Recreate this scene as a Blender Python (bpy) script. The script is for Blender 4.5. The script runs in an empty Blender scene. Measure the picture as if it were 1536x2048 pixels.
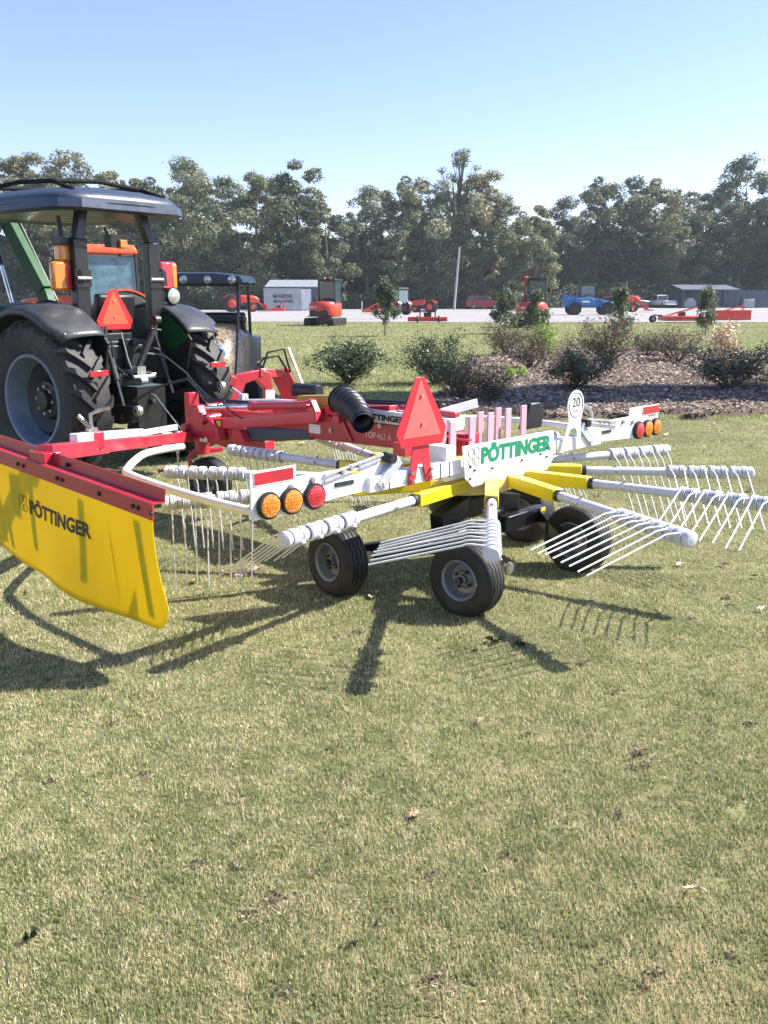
import bpy, math, random
import numpy as np
from mathutils import Vector, Matrix

# ------------------------------------------------------------------ camera, sky, sun, exposure
scene = bpy.context.scene
COL = scene.collection
PX_F, HORIZON, CAM_H = 1850.0, 592.0, 1.7
HAZE = .00032
PITCH = math.atan((1024 - HORIZON) / PX_F)
cam_d = bpy.data.cameras.new('camera'); cam = bpy.data.objects.new('camera', cam_d); COL.objects.link(cam)
cam.location = (0, 0, CAM_H); cam.rotation_euler = (math.pi / 2 - PITCH, 0, 0)
cam_d.sensor_width = 36; cam_d.lens = 36 * PX_F / 2048; cam_d.clip_end = 3000; cam_d.clip_start = .05
scene.camera = cam
scene.render.resolution_x = 768; scene.render.resolution_y = 1024
SUN_AZ, SUN_EL = math.radians(78), math.radians(44.5)      # azimuth from +Y towards +X
world = bpy.data.worlds.new('World'); scene.world = world; world.use_nodes = True
wn = world.node_tree; bg = wn.nodes['Background']
sky = wn.nodes.new('ShaderNodeTexSky'); sky.sky_type = 'NISHITA'; sky.sun_disc = False
sky.sun_elevation = SUN_EL; sky.sun_rotation = SUN_AZ
sky.air_density = 1.0; sky.dust_density = 0.5; sky.ozone_density = 1.8; sky.altitude = 50
sm = wn.nodes.new('ShaderNodeMix'); sm.data_type = 'RGBA'; sm.blend_type = 'MULTIPLY'; sm.inputs[0].default_value = 1; sm.inputs[7].default_value = (1.09, 1.03, 1.19, 1)
wn.links.new(sky.outputs[0], sm.inputs[6]); wn.links.new(sm.outputs[2], bg.inputs[0]); bg.inputs[1].default_value = 0.084
sd = bpy.data.lights.new('sun', 'SUN'); sd.energy = 5.0; sd.angle = math.radians(.53); sd.color = (1, .955, .88)
sun = bpy.data.objects.new('sun', sd); COL.objects.link(sun)
sun_to = Vector((math.sin(SUN_AZ) * math.cos(SUN_EL), math.cos(SUN_AZ) * math.cos(SUN_EL), math.sin(SUN_EL)))
sun.rotation_euler = sun_to.to_track_quat('Z', 'Y').to_euler(); sun.location = (30, 10, 40)
vs = scene.view_settings
vs.view_transform = 'Standard'; vs.look = 'None'; vs.gamma = 1; vs.use_curve_mapping = False; vs.exposure = 1.28

# ------------------------------------------------------------------ helpers
rng = np.random.default_rng(7); random.seed(7)
R = math.radians

def ray(x, y):
    a = (x - 768) / PX_F; b = (1024 - y) / PX_F
    return Vector((a, math.cos(PITCH) + b * math.sin(PITCH), -math.sin(PITCH) + b * math.cos(PITCH)))
def gp(x, y, z=0.0):
    r = ray(x, y); t = (z - CAM_H) / r.z
    return Vector((r.x * t, r.y * t, z))
def dp(x, y, Y):
    r = ray(x, y); t = Y / r.y
    return Vector((r.x * t, Y, CAM_H + r.z * t))

def link_nodes(m, *pairs):
    for a, b in pairs: m.node_tree.links.new(a, b)

MATS = {}
def mat(name, col, rough=.5, metal=0., var=.12, scale=8., bump=0., coat=0., bscale=None, spec=.5, trans=0., emit=None, col2=None, detail=4, dirt=0.):
    if name in MATS: return MATS[name]
    m = bpy.data.materials.new(name); m.use_nodes = True; nt = m.node_tree; N = nt.nodes
    b = N['Principled BSDF']
    tc = N.new('ShaderNodeTexCoord'); nz = N.new('ShaderNodeTexNoise'); nz.inputs['Scale'].default_value = scale; nz.inputs['Detail'].default_value = detail
    nt.links.new(tc.outputs['Object'], nz.inputs['Vector'])
    rp = N.new('ShaderNodeValToRGB'); rp.color_ramp.elements[0].position = .3; rp.color_ramp.elements[1].position = .7
    c2 = col2 or tuple(min(1, c * (1 + var)) for c in col)
    c1 = col if col2 else tuple(c * (1 - var) for c in col)
    rp.color_ramp.elements[0].color = (*c1, 1); rp.color_ramp.elements[1].color = (*c2, 1)
    nt.links.new(nz.outputs['Fac'], rp.inputs['Fac']); nt.links.new(rp.outputs[0], b.inputs['Base Color'])
    b.inputs['Roughness'].default_value = rough; b.inputs['Metallic'].default_value = metal
    b.inputs['Specular IOR Level'].default_value = spec
    mr = N.new('ShaderNodeMapRange'); mr.inputs[3].default_value = max(0, rough - .12); mr.inputs[4].default_value = min(1, rough + .15)
    nt.links.new(nz.outputs['Fac'], mr.inputs[0]); nt.links.new(mr.outputs[0], b.inputs['Roughness'])
    if dirt:
        n3 = N.new('ShaderNodeTexNoise'); n3.inputs['Scale'].default_value = 3.3; n3.inputs['Detail'].default_value = 9; n3.inputs['Roughness'].default_value = .72; nt.links.new(tc.outputs['Object'], n3.inputs['Vector'])
        r3 = N.new('ShaderNodeMapRange'); r3.inputs[1].default_value = .48; r3.inputs[2].default_value = .78; r3.inputs[3].default_value = 0; r3.inputs[4].default_value = dirt; nt.links.new(n3.outputs['Fac'], r3.inputs[0])
        mx = N.new('ShaderNodeMix'); mx.data_type = 'RGBA'; mx.inputs[7].default_value = (.20, .17, .12, 1); nt.links.new(r3.outputs[0], mx.inputs[0]); nt.links.new(rp.outputs[0], mx.inputs[6]); nt.links.new(mx.outputs[2], b.inputs['Base Color'])
    if coat: b.inputs['Coat Weight'].default_value = coat; b.inputs['Coat Roughness'].default_value = .12
    if trans: b.inputs['Transmission Weight'].default_value = trans
    if bump:
        n2 = N.new('ShaderNodeTexNoise'); n2.inputs['Scale'].default_value = bscale or scale * 6; n2.inputs['Detail'].default_value = 3
        nt.links.new(tc.outputs['Object'], n2.inputs['Vector'])
        bp = N.new('ShaderNodeBump'); bp.inputs['Strength'].default_value = bump; bp.inputs['Distance'].default_value = .01
        nt.links.new(n2.outputs['Fac'], bp.inputs['Height']); nt.links.new(bp.outputs[0], b.inputs['Normal'])
    MATS[name] = m; return m

def leafmat(name, dark, light, tan=None, trans=.35, rough=.5, spec=.4):
    """foliage: colour from the per-face attribute 'var' and the object's own random"""
    m = bpy.data.materials.new(name); m.use_nodes = True; nt = m.node_tree; N = nt.nodes
    b = N['Principled BSDF']; at = N.new('ShaderNodeAttribute'); at.attribute_name = 'var'
    oi = N.new('ShaderNodeObjectInfo'); ad = N.new('ShaderNodeMath'); ad.operation = 'MULTIPLY_ADD'
    ad.inputs[1].default_value = .34; nt.links.new(oi.outputs['Random'], ad.inputs[0]); nt.links.new(at.outputs['Fac'], ad.inputs[2])
    rp = N.new('ShaderNodeValToRGB'); e = rp.color_ramp.elements
    e[0].position = 0; e[0].color = (*dark, 1); e[1].position = .75; e[1].color = (*light, 1)
    if tan: n = rp.color_ramp.elements.new(1.0); n.color = (*tan, 1)
    nt.links.new(ad.outputs[0], rp.inputs[0]); nt.links.new(rp.outputs[0], b.inputs['Base Color'])
    b.inputs['Roughness'].default_value = rough; b.inputs['Specular IOR Level'].default_value = spec
    tr = N.new('ShaderNodeBsdfTranslucent'); mx = N.new('ShaderNodeMixShader'); mx.inputs[0].default_value = trans
    nt.links.new(rp.outputs[0], tr.inputs[0]); nt.links.new(b.outputs[0], mx.inputs[1]); nt.links.new(tr.outputs[0], mx.inputs[2])
    nt.links.new(mx.outputs[0], N['Material Output'].inputs[0])
    MATS[name] = m; return m

class MB:
    def __init__(s): s.v = []; s.f = []
    def add(s, vs_, fs):
        o = len(s.v); s.v += [tuple(v) for v in vs_]; s.f += [tuple(i + o for i in f) for f in fs]; return s
    def box(s, c, d, rot=None):
        M = rot.to_3x3() if rot is not None else Matrix.Identity(3)
        c = Vector(c); P = []
        for z in (-.5, .5):
            for x, y in ((-.5, -.5), (.5, -.5), (.5, .5), (-.5, .5)): P.append(c + M @ Vector((x * d[0], y * d[1], z * d[2])))
        return s.add(P, [(3, 2, 1, 0), (4, 5, 6, 7), (0, 1, 5, 4), (1, 2, 6, 5), (2, 3, 7, 6), (3, 0, 4, 7)])
    def beam(s, a, b, w, h, up=(0, 0, 1), w2=None, h2=None):
        a, b = Vector(a), Vector(b); d = (b - a).normalized(); x = d.cross(Vector(up))
        if x.length < 1e-4: x = d.cross(Vector((1, 0, 0)))
        x.normalize(); y = x.cross(d); P = []
        for p, ww, hh in ((a, w, h), (b, w2 or w, h2 or h)):
            for i, j in ((-1, -1), (1, -1), (1, 1), (-1, 1)): P.append(p + x * i * ww / 2 + y * j * hh / 2)
        return s.add(P, [(0, 1, 2, 3)[::-1], (4, 5, 6, 7), (0, 1, 5, 4), (1, 2, 6, 5), (2, 3, 7, 6), (3, 0, 4, 7)][0:6])
    def tube(s, pts, r, n=8, caps=True):
        pts = [Vector(p) for p in pts]; rr = r if isinstance(r, (list, tuple)) else [r] * len(pts)
        o = len(s.v); x = None
        for i, p in enumerate(pts):
            d = (pts[min(i + 1, len(pts) - 1)] - pts[max(i - 1, 0)])
            if d.length < 1e-9: d = Vector((0, 0, 1))
            d.normalize()
            if x is None: x = d.orthogonal().normalized()
            x = (x - d * x.dot(d)); x = x.normalized() if x.length > 1e-6 else d.orthogonal().normalized()
            y = d.cross(x)
            for k in range(n):
                a = 2 * math.pi * k / n; q = p + (x * math.cos(a) + y * math.sin(a)) * rr[i]; s.v.append(tuple(q))
        for i in range(len(pts) - 1):
            for k in range(n):
                k2 = (k + 1) % n; s.f.append((o + i * n + k, o + i * n + k2, o + (i + 1) * n + k2, o + (i + 1) * n + k))
        if caps:
            s.f.append(tuple(o + k for k in range(n))[::-1]); m = o + (len(pts) - 1) * n; s.f.append(tuple(m + k for k in range(n)))
        return s
    def cyl(s, a, b, r, r2=None, n=16): return s.tube([a, b], [r, r if r2 is None else r2], n)
    def lathe(s, prof, o=(0, 0, 0), ax=(1, 0, 0), n=32, caps=False, a0=0, a1=2 * math.pi):
        ax = Vector(ax).normalized(); o = Vector(o); x = ax.orthogonal().normalized(); y = ax.cross(x); st = len(s.v); full = abs(a1 - a0 - 2 * math.pi) < 1e-6
        m = n if full else n + 1
        for k in range(m):
            a = a0 + (a1 - a0) * k / n; e = x * math.cos(a) + y * math.sin(a)
            for (t, r) in prof: s.v.append(tuple(o + ax * t + e * r))
        L = len(prof)
        for k in range(n):
            k2 = (k + 1) % m
            for i in range(L - 1): s.f.append((st + k * L + i, st + k * L + i + 1, st + k2 * L + i + 1, st + k2 * L + i))
        if caps and full:
            s.f.append(tuple(st + k * L for k in range(m))); s.f.append(tuple(st + k * L + L - 1 for k in range(m))[::-1])
        return s
    def plate(s, pts, th, o=(0, 0, 0), ax=(1, 0, 0), ay=(0, 0, 1)):
        """outline pts (a,b) in the plane ax/ay from o, thickness centred on it"""
        o, ax, ay = Vector(o), Vector(ax), Vector(ay); n = ax.cross(ay).normalized() * (th / 2); k = len(pts)
        P = [o + ax * a + ay * b - n for a, b in pts] + [o + ax * a + ay * b + n for a, b in pts]
        F = [tuple(range(k))[::-1], tuple(range(k, 2 * k))] + [(i, (i + 1) % k, k + (i + 1) % k, k + i) for i in range(k)]
        return s.add(P, F)
    def build(s, name, m, parent=None, smooth=35, bevel=0, loc=None):
        me = bpy.data.meshes.new(name); me.from_pydata(s.v, [], s.f); me.update()
        me.materials.append(MATS[m] if isinstance(m, str) else m)
        if smooth:
            me.polygons.foreach_set('use_smooth', [True] * len(me.polygons)); me.set_sharp_from_angle(angle=R(smooth))
        o = bpy.data.objects.new(name, me); COL.objects.link(o)
        if parent is not None: o.parent = parent
        if loc is not None: o.location = loc
        if bevel:
            b = o.modifiers.new('bevel', 'BEVEL'); b.width = bevel; b.segments = 2; b.limit_method = 'ANGLE'; b.angle_limit = R(40)
        return o

def empty(name, label, cat, loc=(0, 0, 0), rz=0, group=None):
    o = bpy.data.objects.new(name, None); COL.objects.link(o); o.location = loc; o.rotation_euler = (0, 0, rz)
    o.empty_display_size = .2
    return tag(o, label, cat, group)
def tag(o, label=None, cat=None, group=None, kind=None):
    if label: o['label'] = label
    if cat: o['category'] = cat
    if group: o['group'] = group
    if kind: o['kind'] = kind
    return o
def copy_tree(o, parent=None):
    c = o.copy(); COL.objects.link(c)
    if parent is not None: c.parent = parent
    for ch in list(o.children): copy_tree(ch, c)
    return c

def np_mesh(name, verts, faces, m, var=None, parent=None, smooth=False):
    """verts (n,3), faces (k,3|4) arrays"""
    me = bpy.data.meshes.new(name); nv = len(verts); nf, s_ = faces.shape
    me.vertices.add(nv); me.vertices.foreach_set('co', np.asarray(verts, dtype=np.float32).ravel())
    me.loops.add(nf * s_); me.loops.foreach_set('vertex_index', faces.astype(np.int32).ravel())
    me.polygons.add(nf); me.polygons.foreach_set('loop_start', np.arange(nf, dtype=np.int32) * s_)
    me.polygons.foreach_set('loop_total', np.full(nf, s_, dtype=np.int32))
    if smooth: me.polygons.foreach_set('use_smooth', np.ones(nf, dtype=bool))
    me.update(calc_edges=True)
    if var is not None:
        a = me.attributes.new('var', 'FLOAT', 'FACE'); a.data.foreach_set('value', np.asarray(var, dtype=np.float32))
    me.materials.append(MATS[m] if isinstance(m, str) else m)
    if parent is False: return me
    o = bpy.data.objects.new(name, me); COL.objects.link(o)
    if parent is not None: o.parent = parent
    return o

def lettering(s, width, height, o, ax, ay, m, parent, name='lettering', bold=.0, depth=.001, italic=0):
    cu = bpy.data.curves.new(name, 'FONT'); cu.body = s; cu.size = 1; cu.offset = bold; cu.extrude = .01; cu.resolution_u = 3
    t = bpy.data.objects.new('t', cu); COL.objects.link(t); bpy.context.view_layer.update()
    me = bpy.data.meshes.new_from_object(t.evaluated_get(bpy.context.evaluated_depsgraph_get()))
    bpy.data.objects.remove(t)
    P = np.array([v.co[:] for v in me.vertices]); lo, hi = P.min(0), P.max(0)
    o, ax, ay = Vector(o), Vector(ax).normalized(), Vector(ay).normalized(); n = ax.cross(ay)
    for v in me.vertices:
        a = (v.co.x - lo[0]) / (hi[0] - lo[0]) * width; b = (v.co.y - lo[1]) / (hi[1] - lo[1]) * height
        c = (v.co.z - lo[2]) / max(hi[2] - lo[2], 1e-6) * depth
        v.co = o + ax * (a + italic * b) + ay * b + n * c
    me.materials.clear(); me.materials.append(MATS[m])
    ob = bpy.data.objects.new(name, me); COL.objects.link(ob)
    if parent is not None: ob.parent = parent
    return ob

# ------------------------------------------------------------------ materials
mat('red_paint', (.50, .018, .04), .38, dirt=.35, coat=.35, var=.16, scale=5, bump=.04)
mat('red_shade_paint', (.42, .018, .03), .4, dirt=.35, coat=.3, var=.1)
mat('white_paint', (.80, .80, .80), .38, dirt=.35, coat=.25, var=.04)
mat('galvanised', (.52, .53, .56), .38, metal=.35, var=.12, scale=30)
mat('arm_paint', (.62, .63, .66), .4, dirt=.35, var=.08, scale=20)
mat('tine_paint', (.72, .72, .72), .42, dirt=.35, var=.06)
mat('yellow_paint', (.80, .62, .01), .35, dirt=.35, coat=.4, var=.06)
mat('yellow_sun_glare', (.80, .66, .25), .4, dirt=.35, var=.1)  # drum yellow paled to cream, the glare of strong sun put into the colour
mat('olive_paint', (.33, .27, .04), .5, var=.15)
mat('black_paint', (.006, .006, .0075), .38, var=.3, coat=.2)
mat('black_plastic', (.012, .0125, .015), .42, var=.2, bump=.05)
mat('fender_plastic', (.030, .033, .040), .42, dirt=.35, var=.15, bump=.08, bscale=90)
mat('canopy_plastic', (.035, .048, .080), .36, var=.1)
mat('rubber', (.010, .010, .0115), .62, dirt=.22, var=.25, bump=.15, bscale=60)
mat('ag_rubber', (.015, .015, .017), .66, dirt=.30, var=.35, bump=.2, bscale=30, scale=5)
mat('rim_grey', (.21, .22, .24), .42, dirt=.55, metal=.4, var=.15)
mat('rim_blue', (.15, .19, .26), .42, metal=.2, var=.15)
mat('rim_dark', (.014, .016, .02), .5, var=.2)
mat('steel', (.45, .44, .42), .35, metal=.8, var=.2, scale=30)
mat('dark_steel', (.05, .05, .055), .42, metal=.5, var=.3, scale=30)
mat('chrome', (.75, .75, .75), .15, metal=1, var=.03)
mat('green_paint', (.002, .06, .010), .5, var=.1, spec=.3)
mat('orange_paint', (.72, .10, .02), .38, coat=.3, var=.1)
mat('orange_red_paint', (.62, .045, .02), .4, coat=.3, var=.1)
mat('blue_paint', (.01, .13, .36), .35, coat=.4, var=.1)
mat('smv_orange', (.95, .085, .035), .5, var=.03)
mat('smv_red', (.60, .02, .02), .35, var=.06)
mat('smv_pink', (.95, .10, .09), .5, var=.03)
mat('smv_rim', (.46, .015, .03), .35, var=.05)
mat('sticker_white', (.78, .78, .76), .4, var=.04)
mat('sticker_yellow', (.85, .55, .02), .4, var=.04)
mat('logo_green', (.0, .22, .11), .4, var=.03)
mat('logo_dark', (.03, .025, .02), .5, var=.03)
mat('logo_grey', (.16, .20, .20), .5, var=.03)
mat('pink_print', (.80, .50, .50), .5, var=.03)
mat('white_print', (.75, .78, .82), .5, var=.04)
mat('reflector_red', (.42, .012, .025), .2, var=.1, coat=.8)
mat('glass_dark', (.03, .05, .06), .08, var=.1, spec=.9)
mat('glass_blue', (.08, .16, .19), .08, var=.4, scale=6, spec=1)
mat('chrome_glass', (.55, .57, .55), .12, metal=.6, var=.3, scale=40)
mat('tire_far', (.015, .015, .016), .7, var=.2)
mat('sheet_metal', (.34, .37, .40), .45, metal=.3, var=.12, scale=3)
mat('container_paint', (.42, .45, .47), .55, var=.14, scale=1.3)
mat('slate_wall', (.07, .09, .12), .6, var=.15)
mat('car_silver', (.45, .46, .48), .3, coat=.6, metal=.4, var=.05)
mat('car_white', (.62, .64, .66), .3, coat=.6, var=.04)
mat('car_grey', (.16, .18, .20), .3, coat=.6, metal=.4, var=.05)
mat('car_red', (.22, .012, .018), .3, coat=.6, var=.05)
mat('wood_pole', (.42, .40, .37), .8, var=.15)
mat('bark', (.12, .095, .075), .9, var=.35, scale=6, bump=.6, bscale=14)
mat('twig', (.17, .115, .085), .85, var=.3)
mat('dry_leaf', (.42, .27, .17), .7, var=.3, scale=40)
mat('pale_leaf', (.62, .46, .33), .7, var=.25, scale=40)
mat('dark_leaf', (.16, .09, .055), .7, var=.3, scale=40)
mat('petal', (.85, .10, .12), .5, var=.2)

def lens_mat(name, c1, c2):
    m = bpy.data.materials.new(name); m.use_nodes = True; nt = m.node_tree; N = nt.nodes; b = N['Principled BSDF']
    tc = N.new('ShaderNodeTexCoord'); vo = N.new('ShaderNodeTexVoronoi'); vo.inputs['Scale'].default_value = 62; vo.inputs['Randomness'].default_value = .35
    nt.links.new(tc.outputs['Object'], vo.inputs['Vector'])
    rp = N.new('ShaderNodeValToRGB'); rp.color_ramp.elements[0].color = (*c1, 1); rp.color_ramp.elements[1].color = (*c2, 1); rp.color_ramp.elements[1].position = .75
    nt.links.new(vo.outputs['Distance'], rp.inputs[0]); nt.links.new(rp.outputs[0], b.inputs['Base Color'])
    bp = N.new('ShaderNodeBump'); bp.inputs['Strength'].default_value = .8; bp.inputs['Distance'].default_value = .004
    nt.links.new(vo.outputs['Distance'], bp.inputs['Height']); nt.links.new(bp.outputs[0], b.inputs['Normal'])
    b.inputs['Roughness'].default_value = .18; b.inputs['Coat Weight'].default_value = 1; b.inputs['Coat Roughness'].default_value = .03
    MATS[name] = m
lens_mat('amber_lens', (.95, .34, .02), (.42, .10, .005))
lens_mat('red_lens', (.75, .03, .06), (.30, .005, .012))

def curtain_mat():
    m = bpy.data.materials.new('yellow_curtain'); m.use_nodes = True; nt = m.node_tree; N = nt.nodes; b = N['Principled BSDF']
    tc = N.new('ShaderNodeTexCoord'); nz = N.new('ShaderNodeTexNoise'); nz.inputs['Scale'].default_value = 3; nt.links.new(tc.outputs['Object'], nz.inputs['Vector'])
    rp = N.new('ShaderNodeValToRGB'); rp.color_ramp.elements[0].color = (.80, .60, .008, 1); rp.color_ramp.elements[1].color = (.86, .69, .015, 1)
    nt.links.new(nz.outputs[0], rp.inputs[0]); nt.links.new(rp.outputs[0], b.inputs['Base Color']); b.inputs['Roughness'].default_value = .38
    tr = N.new('ShaderNodeBsdfTranslucent'); nt.links.new(rp.outputs[0], tr.inputs[0]); mx = N.new('ShaderNodeMixShader'); mx.inputs[0].default_value = .42
    nt.links.new(b.outputs[0], mx.inputs[1]); nt.links.new(tr.outputs[0], mx.inputs[2]); nt.links.new(mx.outputs[0], N['Material Output'].inputs[0])
    MATS['yellow_curtain'] = m
curtain_mat()

def camo_mat():
    m = bpy.data.materials.new('camo_print'); m.use_nodes = True; nt = m.node_tree; N = nt.nodes; b = N['Principled BSDF']
    tc = N.new('ShaderNodeTexCoord'); nz = N.new('ShaderNodeTexNoise'); nz.inputs['Scale'].default_value = 9; nz.inputs['Detail'].default_value = 6; nz.inputs['Distortion'].default_value = 2.5
    nt.links.new(tc.outputs['Object'], nz.inputs['Vector'])
    rp = N.new('ShaderNodeValToRGB'); rp.color_ramp.interpolation = 'CONSTANT'; e = rp.color_ramp.elements
    e[0].color = (.05, .038, .022, 1); e[1].position = .42; e[1].color = (.22, .16, .10, 1)
    n = e.new(.52); n.color = (.33, .27, .19, 1); n = e.new(.6); n.color = (.10, .08, .04, 1)
    nt.links.new(nz.outputs[0], rp.inputs[0]); nt.links.new(rp.outputs[0], b.inputs['Base Color']); b.inputs['Roughness'].default_value = .35
    MATS['camo_print'] = m
camo_mat()

def ground_mat(name, cols, scales, rough=.95, bump=.5, bdist=.02):
    """three stacked noises mixed into a ramp: broad patches, clumps and fine grain"""
    m = bpy.data.materials.new(name); m.use_nodes = True; nt = m.node_tree; N = nt.nodes; b = N['Principled BSDF']
    geo = N.new('ShaderNodeNewGeometry'); outs = []
    for s_ in scales:
        nz = N.new('ShaderNodeTexNoise'); nz.inputs['Scale'].default_value = s_; nz.inputs['Detail'].default_value = 6; nz.inputs['Roughness'].default_value = .65
        nt.links.new(geo.outputs['Position'], nz.inputs['Vector']); outs.append(nz.outputs['Fac'])
    a = N.new('ShaderNodeMath'); a.operation = 'ADD'; nt.links.new(outs[0], a.inputs[0]); nt.links.new(outs[1], a.inputs[1])
    a2 = N.new('ShaderNodeMath'); a2.operation = 'ADD'; nt.links.new(a.outputs[0], a2.inputs[0]); nt.links.new(outs[2], a2.inputs[1])
    a3 = N.new('ShaderNodeMath'); a3.operation = 'MULTIPLY'; a3.inputs[1].default_value = 1 / 3; nt.links.new(a2.outputs[0], a3.inputs[0])
    rp = N.new('ShaderNodeValToRGB'); e = rp.color_ramp.elements
    for i, c in enumerate(cols):
        p = .36 + .28 * i / (len(cols) - 1)
        q = e[0] if i == 0 else (e[-1] if i == len(cols) - 1 else e.new(p))
        q.position = p; q.color = (*c, 1)
    nt.links.new(a3.outputs[0], rp.inputs[0]); nt.links.new(rp.outputs[0], b.inputs['Base Color'])
    b.inputs['Roughness'].default_value = rough; b.inputs['Specular IOR Level'].default_value = .15
    bp = N.new('ShaderNodeBump'); bp.inputs['Strength'].default_value = bump; bp.inputs['Distance'].default_value = bdist
    nt.links.new(outs[2], bp.inputs['Height']); nt.links.new(bp.outputs[0], b.inputs['Normal'])
    MATS[name] = m
ground_mat('turf', [(.07, .052, .034), (.135, .125, .06), (.20, .20, .09), (.29, .26, .15)], (.22, 2.2, 45))
ground_mat('gravel', [(.22, .21, .205), (.29, .28, .275), (.36, .35, .345)], (.12, 1.5, 30), bump=.4)
ground_mat('mulch', [(.06, .04, .028), (.14, .10, .075), (.23, .175, .135), (.33, .27, .215)], (.9, 9, 60), bump=1, bdist=.05)
ground_mat('forest_floor', [(.05, .05, .025), (.10, .10, .05), (.16, .13, .08)], (.3, 2, 20))

leafmat('tree_leaf', (.045, .070, .040), (.17, .205, .105), (.48, .44, .30), trans=.25)
leafmat('tree_leaf_olive', (.08, .095, .048), (.26, .26, .135), (.54, .47, .30), trans=.25)
leafmat('shrub_leaf', (.016, .034, .014), (.065, .10, .04), (.20, .19, .12), trans=.2, rough=.45, spec=.4)
leafmat('shrub_brown', (.05, .055, .03), (.12, .115, .06), (.26, .15, .11), trans=.25)
leafmat('bright_leaf', (.12, .20, .03), (.30, .45, .06), (.45, .50, .12), trans=.45)
leafmat('grass_blade', (.12, .165, .05), (.34, .375, .165), (.80, .68, .46), trans=.3, rough=.6, spec=.25)
leafmat('mulch_chip', (.06, .04, .03), (.20, .145, .105), (.42, .34, .27), trans=0)

# ------------------------------------------------------------------ the ground, the lot, the flower bed
def vnoise(x, y, s, seed=0):
    """smooth value noise, numpy"""
    g = np.random.default_rng(seed).random((256, 256)); u = x / s + 128; v = y / s + 128
    i = np.floor(u).astype(int); j = np.floor(v).astype(int); fu = u - i; fv = v - j; fu = fu * fu * (3 - 2 * fu); fv = fv * fv * (3 - 2 * fv)
    i %= 256; j %= 256; i1 = (i + 1) % 256; j1 = (j + 1) % 256
    return (g[i, j] * (1 - fu) + g[i1, j] * fu) * (1 - fv) + (g[i, j1] * (1 - fu) + g[i1, j1] * fu) * fv

def sheet(name, pts, z, m, label=None):
    mb = MB(); mb.add([(x, y, z) for x, y in pts], [tuple(range(len(pts)))])
    o = mb.build(name, m, smooth=0); o['kind'] = 'structure'
    return o
sheet('lawn', [(-300, -40), (300, -40), (300, 430), (-300, 430)], 0, 'turf')
sheet('gravel_lot', [(-70, 74), (-30, 66), (-6, 64), (6, 62.5), (24, 62.5), (48, 60), (80, 60), (80, 145), (30, 140), (-8, 122), (-30, 116), (-70, 112)], .012, 'gravel')
sheet('forest_floor', [(-260, 113), (-30, 117), (-8, 123), (30, 141), (80, 146), (260, 146), (260, 420), (-260, 420)], .02, 'forest_floor')

bed = np.array([(.6, 15.9), (.9, 14.0), (1.9, 13.2), (3.4, 13.0), (5.7, 13.7), (9, 13.5), (14, 15), (14, 31), (10.9, 27.3), (9, 30.5), (5.6, 31.5), (3.2, 28), (1.6, 22), (1.3, 18)])
def in_poly(x, y, P):
    r = np.zeros(len(x), bool); j = len(P) - 1
    for i in range(len(P)):
        xi, yi = P[i]; xj, yj = P[j]
        c = ((yi > y) != (yj > y)) & (x < (xj - xi) * (y - yi) / (yj - yi + 1e-9) + xi); r ^= c; j = i
    return r
def bed_mask(x, y):
    wx = (vnoise(x, y, .5, 3) - .5) * .9; wy = (vnoise(x, y, .5, 4) - .5) * .9
    return in_poly(x + wx, y + wy, bed)
# mulch surface: a low uneven mound, its edge ragged
gx, gy = np.meshgrid(np.arange(.3, 14.6, .09), np.arange(12.2, 32.4, .12), indexing='ij')
mk = bed_mask(gx.ravel(), gy.ravel()).reshape(gx.shape)
hh = .02 + .05 * vnoise(gx, gy, .8, 5) + .05 * vnoise(gx, gy, .25, 6)
inner = mk.copy()
hh = np.where(mk, hh, -.02)
nx, ny = gx.shape; idx = np.arange(nx * ny).reshape(nx, ny)
keep = (mk[:-1, :-1] | mk[1:, :-1] | mk[:-1, 1:] | mk[1:, 1:])
fc = np.stack([idx[:-1, :-1], idx[1:, :-1], idx[1:, 1:], idx[:-1, 1:]], -1)[keep]
o = np_mesh('mulch_bed', np.stack([gx, gy, hh], -1).reshape(-1, 3), fc, 'mulch', smooth=True); o['kind'] = 'structure'

# mulch chips
n = 45000
x = rng.uniform(.5, 12, n); y = 13 + 17 * rng.random(n) ** 1.6; k = bed_mask(x, y); x, y = x[k], y[k]; n = len(x)
a = rng.uniform(0, 6.283, n); L = rng.uniform(.02, .06, n) * (1 + (y - 13) / 14); W = L * rng.uniform(.25, .6, n); z = .04 + .05 * vnoise(x, y, .8, 5) + .04 * vnoise(x, y, .25, 6) + rng.uniform(-.01, .02, n)
tz = rng.uniform(-.5, .5, (2, n))
V = np.stack([np.stack([x + L * np.cos(a) * s1 - W * np.sin(a) * s2, y + L * np.sin(a) * s1 + W * np.cos(a) * s2, z + L * s1 * tz[0] + W * s2 * tz[1]], -1) for s1, s2 in ((-.5, -.5), (.5, -.5), (.5, .5), (-.5, .5))], 1)
o = np_mesh('mulch_chips', V.reshape(-1, 3), np.arange(4 * n).reshape(n, 4), 'mulch_chip', rng.random(n)); tag(o, 'loose brown wood chips covering the flower bed', 'mulch', kind='stuff')

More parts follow.
